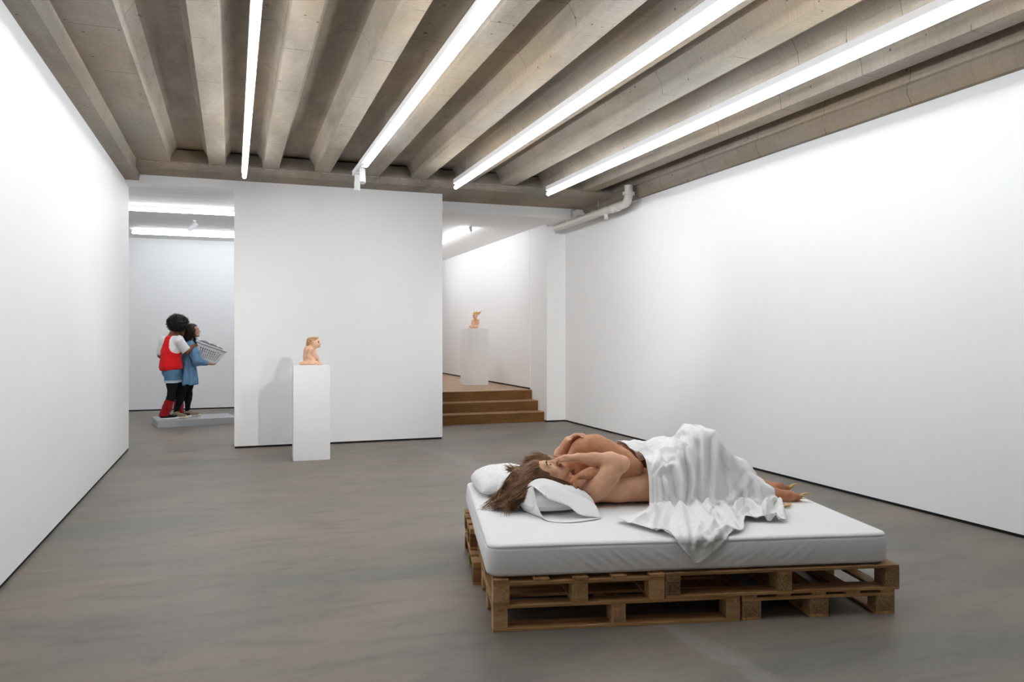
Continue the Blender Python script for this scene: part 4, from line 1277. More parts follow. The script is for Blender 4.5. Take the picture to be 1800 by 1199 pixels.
back = [(0.232, 0.72, 0.505), (0.222, 0.715, 0.45), (0.245, 0.66, 0.407), (0.34, 0.60, 0.406), (0.46, 0.58, 0.406), (0.612, 0.60, 0.440)]
for c0, c1, bl, sd in ((ridge, flap, 0.012, 1), (back, lowr, 0.0, 5)):
    V, F = loft(c0, c1, bulge=bl, seed=sd, amp=0.006)
    o = from_np('pillowcase_end', to_p(V), F, PILLOW, pil)
    m_ = o.modifiers.new('thickness', 'SOLIDIFY'); m_.thickness = 0.0016; m_.offset = 0
# hem seam along the open rim
mb = MB().tube([tuple(q) for q in to_p(catmull(flap, 40))], 0.0022, 6); mb.build('hem', PILLOW, pil, True)
mb = MB().tube([tuple(q) for q in to_p(catmull(lowr, 40))], 0.0022, 6); mb.build('hem', PILLOW, pil, True)
TAGB = simple('dark_label', (0.02, 0.03, 0.06), 0.8)
MB().box(-0.006, 0.006, -0.001, 0.001, -0.004, 0.004).build('care_label', TAGB, pil, loc=tuple(to_p([(0.338, 0.545, 0.513)])[0]), rot=(0.3, 0.9, 0))

V, F = pillow_mesh(0.205, 0.265, 0.150, 9.7, dents=((0.19, -0.24, (0.14, 0.14), 0.05),))
pil2 = from_np('pillow', V, F, PILLOW, None, True, loc=bedp(0.205, 1.305, ZT), rot=(0, 0, BED_RZ + R(4)))
tag(pil2, 'second white pillow at the far corner of the bed, mostly hidden behind hair', 'pillow', 'white pillows')
# ------------------------------------------------------------------ the white sheet over their legs
SHEET = mat_cloth('white_cotton_sheet', (0.84, 0.84, 0.835), 0.10, 30.0)
SH_POLY = np.array([(0.880, 1.40), (0.890, 1.05), (0.930, 0.90), (0.957, 0.69), (0.93, 0.60), (0.86, 0.50), (0.76, 0.43), (0.675, 0.385),
                    (0.76, 0.215), (0.83, 0.105), (0.895, -0.005), (0.955, -0.088), (0.985, -0.095), (1.03, -0.070), (1.09, -0.028), (1.13, 0.01), (1.19, 0.055), (1.25, 0.085), (1.285, 0.13),
                    (1.31, 0.20), (1.36, 0.29), (1.43, 0.285), (1.50, 0.25), (1.56, 0.25), (1.60, 0.32), (1.635, 0.43), (1.665, 0.55), (1.690, 0.66), (1.70, 0.80), (1.72, 1.0), (1.70, 1.40)])
def grid_blur(A, n, k=1):
    for _ in range(n):
        P = np.pad(A, 1, mode='edge')
        A = (2 * A + P[2:, 1:-1] + P[:-2, 1:-1] + P[1:-1, 2:] + P[1:-1, :-2]) / 6
    return A
def bilinear(A, x, y):
    x = np.clip(x, 0, A.shape[0] - 1.001); y = np.clip(y, 0, A.shape[1] - 1.001)
    i = x.astype(int); j = y.astype(int); fx = x - i; fy = y - j
    return A[i, j] * (1 - fx) * (1 - fy) + A[i + 1, j] * fx * (1 - fy) + A[i, j + 1] * (1 - fx) * fy + A[i + 1, j + 1] * fx * fy

def sheet_base():
    h = 0.01; U0, U1, V0, V1 = 0.60, 1.84, -0.20, 1.50
    nu = int((U1 - U0) / h) + 1; nv = int((V1 - V0) / h) + 1
    H = np.full((nu, nv), ZT + 0.004)
    for o, off in ((wb, WB_), (mb_, MB_)):
        v = np.empty(len(o.data.vertices) * 3); o.data.vertices.foreach_get('co', v); v = v.reshape(-1, 3)
        iu = ((v[:, 0] - U0) / h).round().astype(int); iv = ((v[:, 1] - V0) / h).round().astype(int)
        ok = (iu >= 0) & (iu < nu) & (iv >= 0) & (iv < nv) & (v[:, 0] < 1.68)
        np.maximum.at(H, (iu[ok], iv[ok]), v[ok, 2])
    B = H.copy()
    for a in range(-3, 4):
        for b in range(-3, 4): B = np.maximum(B, np.roll(np.roll(H, a, 0), b, 1))
    H = B + 0.014
    u = U0 + h * np.arange(nu)[:, None]; v = V0 + h * np.arange(nv)[None, :]
    # cloth spans from the raised knees down to the ankles, and sags between hip and knee
    t = np.clip((u - 1.285) / 0.42, 0, 1)
    z = 0.846 - 0.395 * t ** 1.08
    w = np.clip((v - (0.615 - 0.025 * t)) / 0.075, 0, 1) * np.clip((1.18 - v) / 0.14, 0, 1)
    H = np.maximum(H, np.where((u > 1.262) & (u < 1.74), ZT + (z - ZT) * w, 0))
    t2 = np.clip((u - 0.98) / 0.29, 0, 1)
    z2 = 0.655 + 0.165 * t2 ** 2.4
    w2 = np.clip((v - (0.665 - 0.05 * t2)) / 0.07, 0, 1) * np.clip((1.18 - v) / 0.14, 0, 1)
    H = np.maximum(H, np.where((u > 0.98) & (u < 1.275), ZT + (z2 - ZT) * w2, 0))
    H = grid_blur(H, 7)
    # a low heap of spare cloth in front of the legs
    H += 0.035 * np.exp(-((u - 1.14) / 0.17) ** 2 - ((v - 0.46) / 0.14) ** 2) + 0.030 * np.exp(-((u - 1.56) / 0.11) ** 2 - ((v - 0.46) / 0.09) ** 2) + 0.02 * np.exp(-((u - 1.34) / 0.10) ** 2 - ((v - 0.30) / 0.12) ** 2)
    du, dv = 0.007, 0.0045
    mu = int((1.78 - 0.66) / du) + 1; mv = int((1.40 + 0.145) / dv) + 1
    uu = 0.66 + du * np.arange(mu); vv = -0.145 + dv * np.arange(mv)
    UU, VV = np.meshgrid(uu, vv, indexing='ij')
    Z = bilinear(H, (UU - U0) / h, (VV - V0) / h)
    # mask by the outline, then pull the rim onto it
    ins = np.zeros(UU.shape, bool); n = len(SH_POLY); j = n - 1
    for i in range(n):
        xi, yi = SH_POLY[i]; xj, yj = SH_POLY[j]
        ins ^= ((yi > VV) != (yj > VV)) & (UU < (xj - xi) * (VV - yi) / (yj - yi + 1e-12) + xi); j = i
    fc = ins[:-1, :-1] & ins[1:, :-1] & ins[:-1, 1:] & ins[1:, 1:]
    used = np.zeros(UU.shape, bool); nf = np.zeros(UU.shape, int)
    for a in (0, 1):
        for b in (0, 1):
            used[a:mu - 1 + a, b:mv - 1 + b] |= fc; nf[a:mu - 1 + a, b:mv - 1 + b] += fc
    X, Y = UU.copy(), VV.copy()
    rim = used & (nf < 4)
    dense = np.vstack([SH_POLY[i] + (SH_POLY[(i + 1) % n] - SH_POLY[i]) * np.linspace(0, 1, 60, endpoint=False)[:, None] for i in range(n)])
    for i, k in np.argwhere(rim):
        d = ((dense - (X[i, k], Y[i, k])) ** 2).sum(1); m = d.argmin()
        if d[m] < 0.012 ** 2: X[i, k], Y[i, k] = dense[m]
    Z = bilinear(H, (X - U0) / h, (Y - V0) / h)
    # over the front edge of the mattress
    e = MV0 + 0.006
    over = Y < e
    Z[over] = ZT + 0.004 - (e - Y[over]); Y[over] = e - 0.026 - 0.1 * (e - Y[over])
    soft = (~over) & (Y < e + 0.02)
    Z[soft] -= 0.004 * (1 - (Y[soft] - e) / 0.02)
    idx = -np.ones(used.shape, int); idx[used] = np.arange(used.sum())
    ii = np.argwhere(fc)
    F = np.stack([idx[ii[:, 0], ii[:, 1]], idx[ii[:, 0] + 1, ii[:, 1]], idx[ii[:, 0] + 1, ii[:, 1] + 1], idx[ii[:, 0], ii[:, 1] + 1]], 1)
    V = np.column_stack([X[used], Y[used], Z[used]])
    V = relax(V, F, 2)
    return V, F
def vnormals(V, F):
    n = np.cross(V[F[:, 2]] - V[F[:, 0]], V[F[:, 3]] - V[F[:, 1]])
    N = np.zeros_like(V)
    for k in range(4): np.add.at(N, F[:, k], n)
    N /= np.linalg.norm(N, axis=1)[:, None] + 1e-12
    return N
SV, SF = sheet_base()
#FOLDS : height, width on either side, run of the fold over the cloth
FOLDS = [
    (0.0070, 0.006, 0.010, [(0.976, 0.701, 0.573), (0.971, 0.679, 0.506), (0.961, 0.641, 0.424)]),
    (0.0070, 0.006, 0.009, [(1.000, 0.697, 0.576), (0.996, 0.671, 0.508), (0.990, 0.640, 0.430)]),
    (0.0080, 0.007, 0.010, [(1.025, 0.690, 0.581), (1.020, 0.663, 0.509), (1.018, 0.639, 0.440)]),
    (0.0100, 0.010, 0.008, [(1.047, 0.684, 0.581), (1.054, 0.662, 0.522), (1.054, 0.641, 0.449)]),
    (0.0160, 0.012, 0.010, [(1.077, 0.916, 0.672), (1.054, 0.752, 0.662), (1.046, 0.712, 0.626), (1.002, 0.702, 0.586)]),
    (0.0100, 0.008, 0.010, [(0.979, 0.712, 0.599), (1.002, 0.728, 0.631), (1.035, 0.773, 0.659), (1.073, 0.894, 0.668)]),
    (0.0220, 0.020, 0.012, [(1.044, 0.696, 0.600), (1.077, 0.697, 0.624), (1.103, 0.689, 0.636), (1.117, 0.677, 0.609), (1.124, 0.665, 0.562), (1.128, 0.651, 0.494), (1.127, 0.633, 0.442)]),
    (0.0140, 0.014, 0.010, [(1.041, 0.679, 0.568), (1.064, 0.658, 0.508), (1.093, 0.639, 0.449), (1.064, 0.492, 0.447)]),
    (0.0120, 0.016, 0.012, [(1.059, 0.666, 0.535), (1.090, 0.651, 0.481), (1.109, 0.621, 0.431)]),
    (0.0120, 0.014, 0.014, [(1.088, 0.916, 0.679), (1.122, 0.858, 0.702), (1.140, 0.754, 0.724), (1.156, 0.748, 0.735)]),
    (0.0120, 0.012, 0.014, [(1.188, 0.918, 0.759), (1.212, 0.899, 0.783), (1.239, 0.865, 0.809), (1.240, 0.743, 0.817)]),
    (0.0140, 0.010, 0.014, [(1.181, 0.875, 0.750), (1.186, 0.758, 0.759), (1.173, 0.721, 0.743)]),
    (0.0200, 0.016, 0.016, [(1.167, 0.768, 0.743), (1.140, 0.685, 0.664), (1.148, 0.662, 0.562), (1.136, 0.647, 0.481), (1.058, 0.434, 0.447)]),
    (0.0180, 0.020, 0.007, [(1.187, 0.698, 0.731), (1.190, 0.676, 0.664), (1.204, 0.662, 0.603), (1.203, 0.650, 0.535), (1.178, 0.638, 0.468), (1.151, 0.480, 0.454)]),
    (0.0140, 0.010, 0.020, [(1.251, 0.774, 0.828), (1.239, 0.697, 0.780), (1.238, 0.678, 0.712), (1.229, 0.665, 0.637), (1.214, 0.653, 0.562), (1.182, 0.639, 0.474)]),
    (0.0140, 0.022, 0.014, [(1.280, 0.691, 0.809), (1.268, 0.671, 0.720), (1.261, 0.656, 0.631), (1.247, 0.644, 0.549), (1.235, 0.631, 0.482)]),
    (0.0160, 0.030, 0.006, [(1.335, 0.681, 0.781), (1.325, 0.658, 0.686), (1.318, 0.642, 0.583), (1.310, 0.615, 0.455)]),
    (0.0080, 0.012, 0.020, [(1.345, 0.679, 0.774), (1.347, 0.657, 0.685), (1.370, 0.640, 0.589), (1.384, 0.620, 0.480)]),
    (0.0080, 0.020, 0.020, [(1.365, 0.684, 0.780), (1.403, 0.668, 0.718), (1.441, 0.653, 0.656), (1.495, 0.641, 0.600)]),
    (0.0070, 0.012, 0.016, [(1.346, 0.653, 0.665), (1.392, 0.640, 0.596), (1.431, 0.628, 0.534), (1.456, 0.618, 0.493)]),
    (0.0140, 0.018, 0.008, [(1.508, 0.638, 0.587), (1.487, 0.624, 0.533), (1.449, 0.619, 0.493), (1.395, 0.614, 0.460)]),
    (0.0100, 0.012, 0.012, [(1.521, 0.634, 0.573), (1.507, 0.619, 0.520), (1.493, 0.603, 0.453)]),
    (0.0120, 0.016, 0.008, [(1.558, 0.633, 0.558), (1.569, 0.609, 0.506), (1.572, 0.583, 0.449)]),
    (0.0080, 0.008, 0.010, [(1.529, 0.617, 0.520), (1.503, 0.610, 0.480), (1.496, 0.602, 0.453)]),
    (0.0200, 0.018, 0.016, [(1.178, 0.638, 0.468), (1.204, 0.605, 0.432), (1.148, 0.345, 0.438), (1.139, 0.201, 0.421), (1.096, 0.027, 0.417)]),
    (0.0180, 0.014, 0.012, [(1.205, 0.628, 0.455), (1.241, 0.552, 0.436), (1.201, 0.358, 0.440), (1.219, 0.286, 0.431)]),
    (0.0140, 0.012, 0.012, [(1.263, 0.599, 0.432), (1.193, 0.391, 0.446), (1.201, 0.341, 0.438)]),
    (0.0180, 0.018, 0.018, [(1.131, 0.633, 0.442), (1.041, 0.367, 0.436), (0.969, 0.125, 0.420), (0.935, -0.005, 0.394), (0.939, -0.012, 0.325)]),
    (0.0140, 0.010, 0.016, [(0.955, -0.011, 0.336), (0.966, -0.005, 0.393), (1.019, 0.071, 0.420), (1.112, 0.285, 0.427)]),
    (0.0120, 0.012, 0.012, [(0.997, -0.006, 0.387), (1.012, 0.002, 0.408), (1.067, 0.065, 0.420), (1.140, 0.153, 0.420)]),
    (0.0140, 0.016, 0.010, [(1.050, 0.512, 0.443), (1.022, 0.620, 0.427), (0.939, 0.470, 0.429), (0.841, 0.372, 0.421), (0.734, 0.263, 0.420)]),
    (0.0160, 0.010, 0.014, [(1.019, 0.642, 0.447), (0.954, 0.529, 0.428), (0.884, 0.336, 0.422), (0.818, 0.168, 0.420)]),
    (0.0120, 0.012, 0.012, [(1.064, 0.595, 0.431), (0.965, 0.402, 0.430), (0.883, 0.211, 0.420), (0.849, 0.085, 0.420)]),
    (0.0100, 0.010, 0.010, [(0.820, 0.132, 0.420), (0.860, 0.051, 0.420), (0.910, -0.009, 0.355), (0.936, -0.013, 0.318)]),
    (0.0120, 0.012, 0.012, [(1.036, 0.450, 0.444), (0.974, 0.270, 0.422), (0.903, 0.027, 0.417), (0.916, -0.009, 0.360)]),
    (0.0140, 0.014, 0.010, [(1.027, -0.007, 0.374), (1.059, -0.004, 0.402), (1.104, 0.016, 0.413), (1.161, 0.078, 0.420), (1.207, 0.062, 0.420)]),
    (0.0160, 0.014, 0.012, [(1.306, 0.609, 0.443), (1.356, 0.589, 0.425), (1.301, 0.368, 0.442), (1.258, 0.155, 0.423)]),
    (0.0120, 0.010, 0.012, [(1.251, 0.332, 0.438), (1.245, 0.219, 0.426), (1.231, 0.093, 0.420)]),
    (0.0120, 0.012, 0.012, [(1.378, 0.607, 0.441), (1.450, 0.605, 0.447), (1.517, 0.592, 0.441), (1.584, 0.577, 0.442)]),
    (0.0240, 0.012, 0.016, [(1.301, 0.337, 0.442), (1.405, 0.516, 0.426), (1.481, 0.576, 0.425), (1.481, 0.463, 0.439), (1.475, 0.373, 0.429), (1.445, 0.280, 0.427)]),
    (0.0160, 0.010, 0.008, [(1.291, 0.256, 0.436), (1.388, 0.394, 0.433), (1.438, 0.413, 0.431), (1.429, 0.318, 0.430)]),
    (0.0260, 0.016, 0.012, [(1.461, 0.305, 0.426), (1.536, 0.420, 0.444), (1.656, 0.583, 0.450), (1.652, 0.514, 0.430), (1.569, 0.308, 0.422)]),
    (0.0160, 0.012, 0.010, [(1.451, 0.277, 0.426), (1.483, 0.261, 0.423), (1.517, 0.251, 0.421)]),
    (0.0120, 0.010, 0.010, [(1.612, 0.575, 0.442), (1.527, 0.440, 0.446), (1.505, 0.454, 0.444)]),
    (0.0120, 0.010, 0.010, [(1.627, 0.560, 0.431), (1.540, 0.348, 0.427), (1.506, 0.251, 0.421)]),
]
def apply_folds(V, F, folds):
    N = vnormals(V, F)
    D = np.zeros(len(V))
    for A, w1, w2, pts in folds:
        P = catmull(pts, 60); T = np.gradient(P, axis=0); T /= np.linalg.norm(T, axis=1)[:, None] + 1e-9
        lo = P.min(0) - 0.08; hi = P.max(0) + 0.08
        sel = np.where(((V > lo) & (V < hi)).all(1))[0]
        if not len(sel): continue
        d2 = ((V[sel][:, None, :] - P[None]) ** 2).sum(-1)
        m = d2.argmin(1); dist = np.sqrt(d2[np.arange(len(sel)), m])
        side = (np.cross(T[m], V[sel] - P[m]) * N[sel]).sum(1)
        w = np.where(side > 0, w1, w2)
        t = m / 59.0
        taper = np.clip(np.minimum(t, 1 - t) / 0.18, 0.0, 1) * 0.8 + 0.2
        prof = np.exp(-(dist / w) ** 1.7) - 0.35 * np.exp(-((dist - 2.2 * w) / (0.9 * w)) ** 2)
        D[sel] += A * FOLD_GAIN * prof * taper
    # fine crumpling
    for i, p in enumerate(V):
        q = Vector(p)
        a = 1 - abs(mnoise.noise(q * 14 + Vector((3, 1, 7)))) * 2
        b = 1 - abs(mnoise.noise(q * 31 + Vector((1, 9, 2)))) * 2
        c = 1 - abs(mnoise.noise(q * 7.5 + Vector((5, 2, 3)))) * 2
        D[i] += 0.0055 * max(a, 0) ** 3 + 0.0022 * max(b, 0) ** 2 + 0.008 * max(c, 0) ** 4 + 0.006 * mnoise.noise(q * 6)
    return V + N * D[:, None]
FOLD_GAIN = 2.0
# keep the cloth clear of the limbs underneath
from mathutils.bvhtree import BVHTree
BVS = []
for o_ in (wb, mb_):
    BVS.append(BVHTree.FromPolygons([tuple(v.co) for v in o_.data.vertices], [tuple(p.vertices) for p in o_.data.polygons]))
def push_out(V, gap):
    for bv_ in BVS:
        for i in range(len(V)):
            q = bv_.find_nearest(Vector(V[i]), 0.09)
            if q[0] is None: continue
            d = (Vector(V[i]) - q[0]).dot(q[1])
            if d < gap: V[i] += np.array(q[1]) * (gap - d)
    return V
for it_ in range(2):
    SV = push_out(SV, 0.014); SV = relax(SV, SF, 1, 0.4)
SV = apply_folds(SV, SF, FOLDS)
SV = relax(SV, SF, 1, 0.45)
SV = push_out(SV, 0.008)
inner = (SV[:, 1] > MV0 + 0.01)
SV[inner, 2] = np.maximum(SV[inner, 2], ZT + 0.006)
# calm the line where the cloth meets the mattress
Q = relax(SV, SF, 5, 0.55)
wq = np.exp(-((SV[:, 1] - 0.60) / 0.06) ** 2) * np.clip((ZT + 0.16 - SV[:, 2]) / 0.08, 0, 1) * 0.9
SV = SV * (1 - wq[:, None]) + Q * wq[:, None]
# even out the cut edge
E2 = np.sort(np.vstack([SF[:, [0, 1]], SF[:, [1, 2]], SF[:, [2, 3]], SF[:, [3, 0]]]), 1)
uq, ct = np.unique(E2, axis=0, return_counts=True)
be = uq[ct == 1]
nb_ = {}
for a_, b_ in be.tolist():
    nb_.setdefault(a_, []).append(b_); nb_.setdefault(b_, []).append(a_)
for it_ in range(14):
    new = {k: 0.5 * SV[k] + 0.25 * (SV[v[0]] + SV[v[1]]) for k, v in nb_.items() if len(v) == 2}
    for k, p in new.items(): SV[k] = p
base = np.array([1.3, 0.75, ZT])
so = from_np('bed_sheet', SV - base, SF, SHEET, None, True, loc=bedp(*base), rot=(0, 0, BED_RZ))
md = so.modifiers.new('thickness', 'SOLIDIFY'); md.thickness = 0.0018; md.offset = 1.0
tag(so, 'crumpled white sheet over the legs of the two, one corner hanging off the mattress', 'sheet')
# ------------------------------------------------------------------ two people standing on the grey plinth (plinth frame: p right, q away, z up)
PO = Vector((-1.067, 12.71, 0)); PRZ = R(10.8)
PU = Vector((math.cos(PRZ), math.sin(PRZ), 0)); PV = Vector((-math.sin(PRZ), math.cos(PRZ), 0))
def plp(p, q, z): return PO + PU * p + PV * q + Vector((0, 0, z))
F0 = 0.1035
SKIN_A = mat_skin('deep_brown_skin', (0.16, 0.058, 0.028), (0.225, 0.085, 0.043), (0.28, 0.115, 0.06))
SKIN_B = mat_skin('light_skin', (0.42, 0.22, 0.14), (0.53, 0.30, 0.20), (0.60, 0.36, 0.25))
LIP_A = simple('brown_lips', (0.22, 0.07, 0.05), 0.4)
TIGHTS = simple('black_tights', (0.008, 0.008, 0.009), 0.75, 0.15)
BLACKH = mat_hair('black_curls', (0.004, 0.0035, 0.003), (0.009, 0.007, 0.006), (0.018, 0.014, 0.012), 60)
DARKH = mat_hair('dark_brown_long_hair', (0.012, 0.006, 0.004), (0.026, 0.012, 0.007), (0.055, 0.026, 0.014), 30)
REDJ = mat_cloth('red_jersey', (0.72, 0.012, 0.016), 0.25, 12.0)
TEE = mat_cloth('white_tshirt', (0.80, 0.80, 0.79), 0.25, 12.0)
DEN_S = mat_denim('mid_blue_denim', (0.035, 0.115, 0.20), (0.085, 0.20, 0.32))
DEN_D = mat_denim('washed_blue_denim', (0.085, 0.20, 0.34), (0.155, 0.31, 0.47))
CUFF = mat_cloth('faded_denim_cuff', (0.50, 0.58, 0.62), 0.2, 30.0)
REDW = mat_cloth('dark_red_knit', (0.26, 0.006, 0.010), 0.6, 40.0)
CANV_K = mat_cloth('black_canvas', (0.012, 0.012, 0.013), 0.1, 60.0)
CANV_T = mat_cloth('tan_canvas', (0.26, 0.20, 0.13), 0.1, 60.0)
RUBW = simple('white_rubber', (0.72, 0.72, 0.70), 0.5)
RUBC = simple('cream_rubber', (0.66, 0.58, 0.46), 0.5)
LACE = simple('white_laces', (0.75, 0.74, 0.72), 0.7)

def sneaker(parent, off, heel, d, L, canvas, rubber, h=0.07):
    """low canvas shoe; heel point on the ground, d direction (p,q)"""
    d = unit((d[0], d[1], 0)); s = np.array([-d[1], d[0], 0]); up = V3(0, 0, 1); hp = np.asarray(heel, float)
    W = lambda a, b, c: hp + d * a + s * b + up * c
    B = Body()
    B.cap(W(0.035, 0, 0.040), W(0.10, 0, 0.045), 0.036, 0.036, 0.02)
    B.cap(W(0.10, 0, 0.045), W(L - 0.045, 0, 0.032), 0.036, 0.030, 0.02)
    B.cap(W(0.045, 0, 0.065), W(0.085, 0, h), 0.032, 0.036, 0.02)
    B.cut(hp, (0, 0, -1))
    V, F = B.mesh(0.006); sh = from_np('shoe', relax(V, F, 1) + off, F, canvas, parent)
    B = Body()
    B.cap(W(0.036, 0, 0.012), W(0.10, 0, 0.012), 0.040, 0.040, 0.01)
    B.cap(W(0.10, 0, 0.012), W(L - 0.040, 0, 0.012), 0.040, 0.038, 0.01)
    B.ell(W(L - 0.045, 0, 0.022), (0.037, 0.037, 0.026), None, 0.008)
    B.cut(W(0, 0, 0.026), (0, 0, 1)); 
    B.ell(W(L - 0.040, 0, 0.020), (0.034, 0.034, 0.026), None, 0.006)
    B.cut(hp, (0, 0, -1))
    V, F = B.mesh(0.005); from_np('sole', relax(V, F, 1) + off, F, rubber, sh)
    for k in range(4):
        a = 0.105 + 0.021 * k
        pts = [W(a, -0.024, 0.066 - k * 0.004), W(a + 0.008, 0, 0.082 - k * 0.005), W(a, 0.024, 0.066 - k * 0.004)]
        MB().tube([tuple(q + off) for q in catmull(pts, 8)], 0.0035, 6).build('lace', LACE, sh, True)
    return sh

def part(name, B, mat, parent, off, h=0.007, it=2, wrinkle=0.0, ws=18):
    V, F = B.mesh(h); V = relax(V, F, it)
    if wrinkle:
        N = vnormals(V, F)
        D = np.array([wrinkle * (1 - 2 * abs(mnoise.noise(Vector((x * ws, y * ws, z * ws * 0.45))))) for x, y, z in V])
        V = V + N * D[:, None]
    return from_np(name, V + off, F, mat, parent)

# ---------------- person with the red jersey
AB = np.array([0.25, 0.34, F0]); off = -AB
pa = empty('person', plp(*AB), PRZ, 'person with black curly hair, red jersey and denim shorts, standing behind the other', 'person')
f_ = unit((0.78, 0.62, 0)); r_ = np.array([f_[1], -f_[0], 0]); cen = np.array([0.238, 0.335, 0])
MTor = np.column_stack([r_, f_, (0, 0, 1)])
def TA(x, y, z): return cen + r_ * x + f_ * y + np.array([0, 0, z])
B = Body()
B.ell(TA(0, 0, 1.20), (0.125, 0.085, 0.15), MTor, 0.05); B.ell(TA(0, 0, 1.02), (0.11, 0.08, 0.14), MTor, 0.05)
B.ell(TA(0.01, -0.01, 0.84), (0.135, 0.105, 0.12), MTor, 0.05)
B.chain([TA(0, -0.01, 1.33), TA(0, 0.02, 1.42)], [0.058, 0.048], 0.04)
A_HC = V3(0.348, 0.345, 1.512); A_F = unit(V3(0.86, 0.36, -0.16)); A_U = V3(0.10, 0.08, 1)
B.chain([TA(0, 0.0, 1.36), A_HC + V3(-0.035, -0.015, -0.06)], [0.052, 0.050], 0.03)
MAh, AW = add_head(B, A_HC, A_F, A_U, 0.98, 0, 1, 2)
RS = TA(0.150, 0.0, 1.315); LS = TA(-0.150, 0.0, 1.315)
B.chain([RS, V3(0.435, 0.215, 1.145)], [0.052, 0.042], 0.04)
B.chain([V3(0.435, 0.215, 1.145), V3(0.555, 0.300, 1.232)], [0.042, 0.029], 0.03)
add_hand(B, V3(0.555, 0.300, 1.232), (0.88, 0.45, 0.02), (0.25, 0.1, -1), 1, 0.92, (18, 38, 30), 0.12, 0, tthumb=(0.45, 0.75, -0.3))
B.chain([LS, V3(0.10, 0.52, 1.08)], [0.050, 0.040], 0.04); B.chain([V3(0.10, 0.52, 1.08), V3(0.20, 0.62, 0.97)], [0.040, 0.028], 0.03)
add_hand(B, V3(0.20, 0.62, 0.97), (0.5, 0.2, -0.8), (0.8, -0.5, 0.3), 1, 0.9, (20, 24, 20), 0.08, 0)
# legs in black tights
B.chain([(0.232, 0.26, 0.80), (0.228, 0.245, 0.64), (0.222, 0.235, 0.475), (0.205, 0.23, 0.40), (0.130, 0.215, 0.175)], [0.085, 0.072, 0.052, 0.054, 0.036], 0.04, 3)
B.chain([(0.30, 0.42, 0.80), (0.315, 0.42, 0.64), (0.345, 0.42, 0.475), (0.350, 0.42, 0.40), (0.345, 0.41, 0.175)], [0.085, 0.070, 0.050, 0.052, 0.036], 0.04, 3)
bo = body_obj('body', B, [SKIN_A, LIP_A, BLACKH, TIGHTS], pa, 0.006, 2, off)
face_parts(B, pa, off, LIP_A, BLACKH, 0.98)
add_eyes(pa, lambda *a: AW(*a) + off, MAh, 0.98)
# curls
Bc = Body(); Bc.ell(AW(0, -0.030, 0.062), np.array([0.152, 0.152, 0.132]), MAh, 0.0)
Bc.cut(AW(0, 0.062, 0.02), MAh @ np.array([0, 0.93, -0.36])); Bc.cut(AW(0, 0, -0.062), MAh @ np.array([0, 0.1, -1.0]))
V, F = Bc.mesh(0.009)
N = vnormals(V, F)
V = V + N * np.array([0.016 * mnoise.noise(Vector((x * 38, y * 38, z * 38))) + 0.008 * mnoise.noise(Vector((x * 80, y * 80, z * 80))) for x, y, z in V])[:, None]
from_np('hair', V + off, F, BLACKH, pa)
rng = np.random.default_rng(5); paths = []
for i in rng.choice(len(V), 1500):
    p = V[i]; n = N[i]; t = unit(np.cross(n, rng.normal(0, 1, 3))); b2 = np.cross(n, t)
    L0 = 0.012 + 0.018 * rng.uniform(); a = np.linspace(0, 7, 9)
    paths.append(p + off + n * (np.linspace(0, 1, 9)[:, None] * L0) + (t * np.sin(a)[:, None] + b2 * np.cos(a)[:, None]) * 0.005)
strands('curls', paths, BLACKH, pa, 0.0022, 0.0014)
# t-shirt with sleeves
B = Body()
B.ell(TA(0, -0.005, 1.20), (0.158, 0.115, 0.175), MTor, 0.05)
B.chain([TA(0.06, 0, 1.335), TA(0.15, 0, 1.305)], [0.055, 0.066], 0.04); B.chain([TA(-0.06, 0, 1.335), TA(-0.15, 0, 1.305)], [0.055, 0.062], 0.04)
B.chain([TA(0.15, 0, 1.305), V3(0.425, 0.217, 1.165)], [0.072, 0.070], 0.03)
B.chain([TA(-0.15, 0, 1.305), V3(0.105, 0.51, 1.13)], [0.068, 0.064], 0.03)
B.chain([TA(0, -0.012, 1.14), TA(0.0, -0.014, 0.87)], [0.120, 0.158], 0.05)
B.cut(TA(0, 0, 0.842), (0, 0, -1)); B.cut(TA(0, 0.0, 1.385), (0.0, 0.0, 1)); B.cut(V3(0.436, 0.214, 1.150), (0.62, -0.12, -0.77))
part('tshirt', B, TEE, pa, off, 0.007, 2, 0.003)
# red racer-back jersey worn over it
B = Body()
B.ell(TA(0, -0.008, 1.19), (0.168, 0.128, 0.215), MTor, 0.04)
B.chain([TA(0, -0.016, 1.10), TA(0.0, -0.014, 0.92)], [0.138, 0.168], 0.05)
for sx in (-1, 1):
    B.ell(TA(sx * 0.150, -0.04, 1.325), (0.108, 0.24, 0.215), MTor, 0.012, 0, True)
B.ell(TA(0, 0.14, 1.36), (0.085, 0.14, 0.13), MTor, 0.01, 0, True)
B.cut(TA(0, 0, 0.862), (0.10, 0, -1)); B.cut(TA(0, 0.0, 1.395), (0, 0, 1))
part('jersey', B, REDJ, pa, off, 0.007, 2, 0.005, 13)
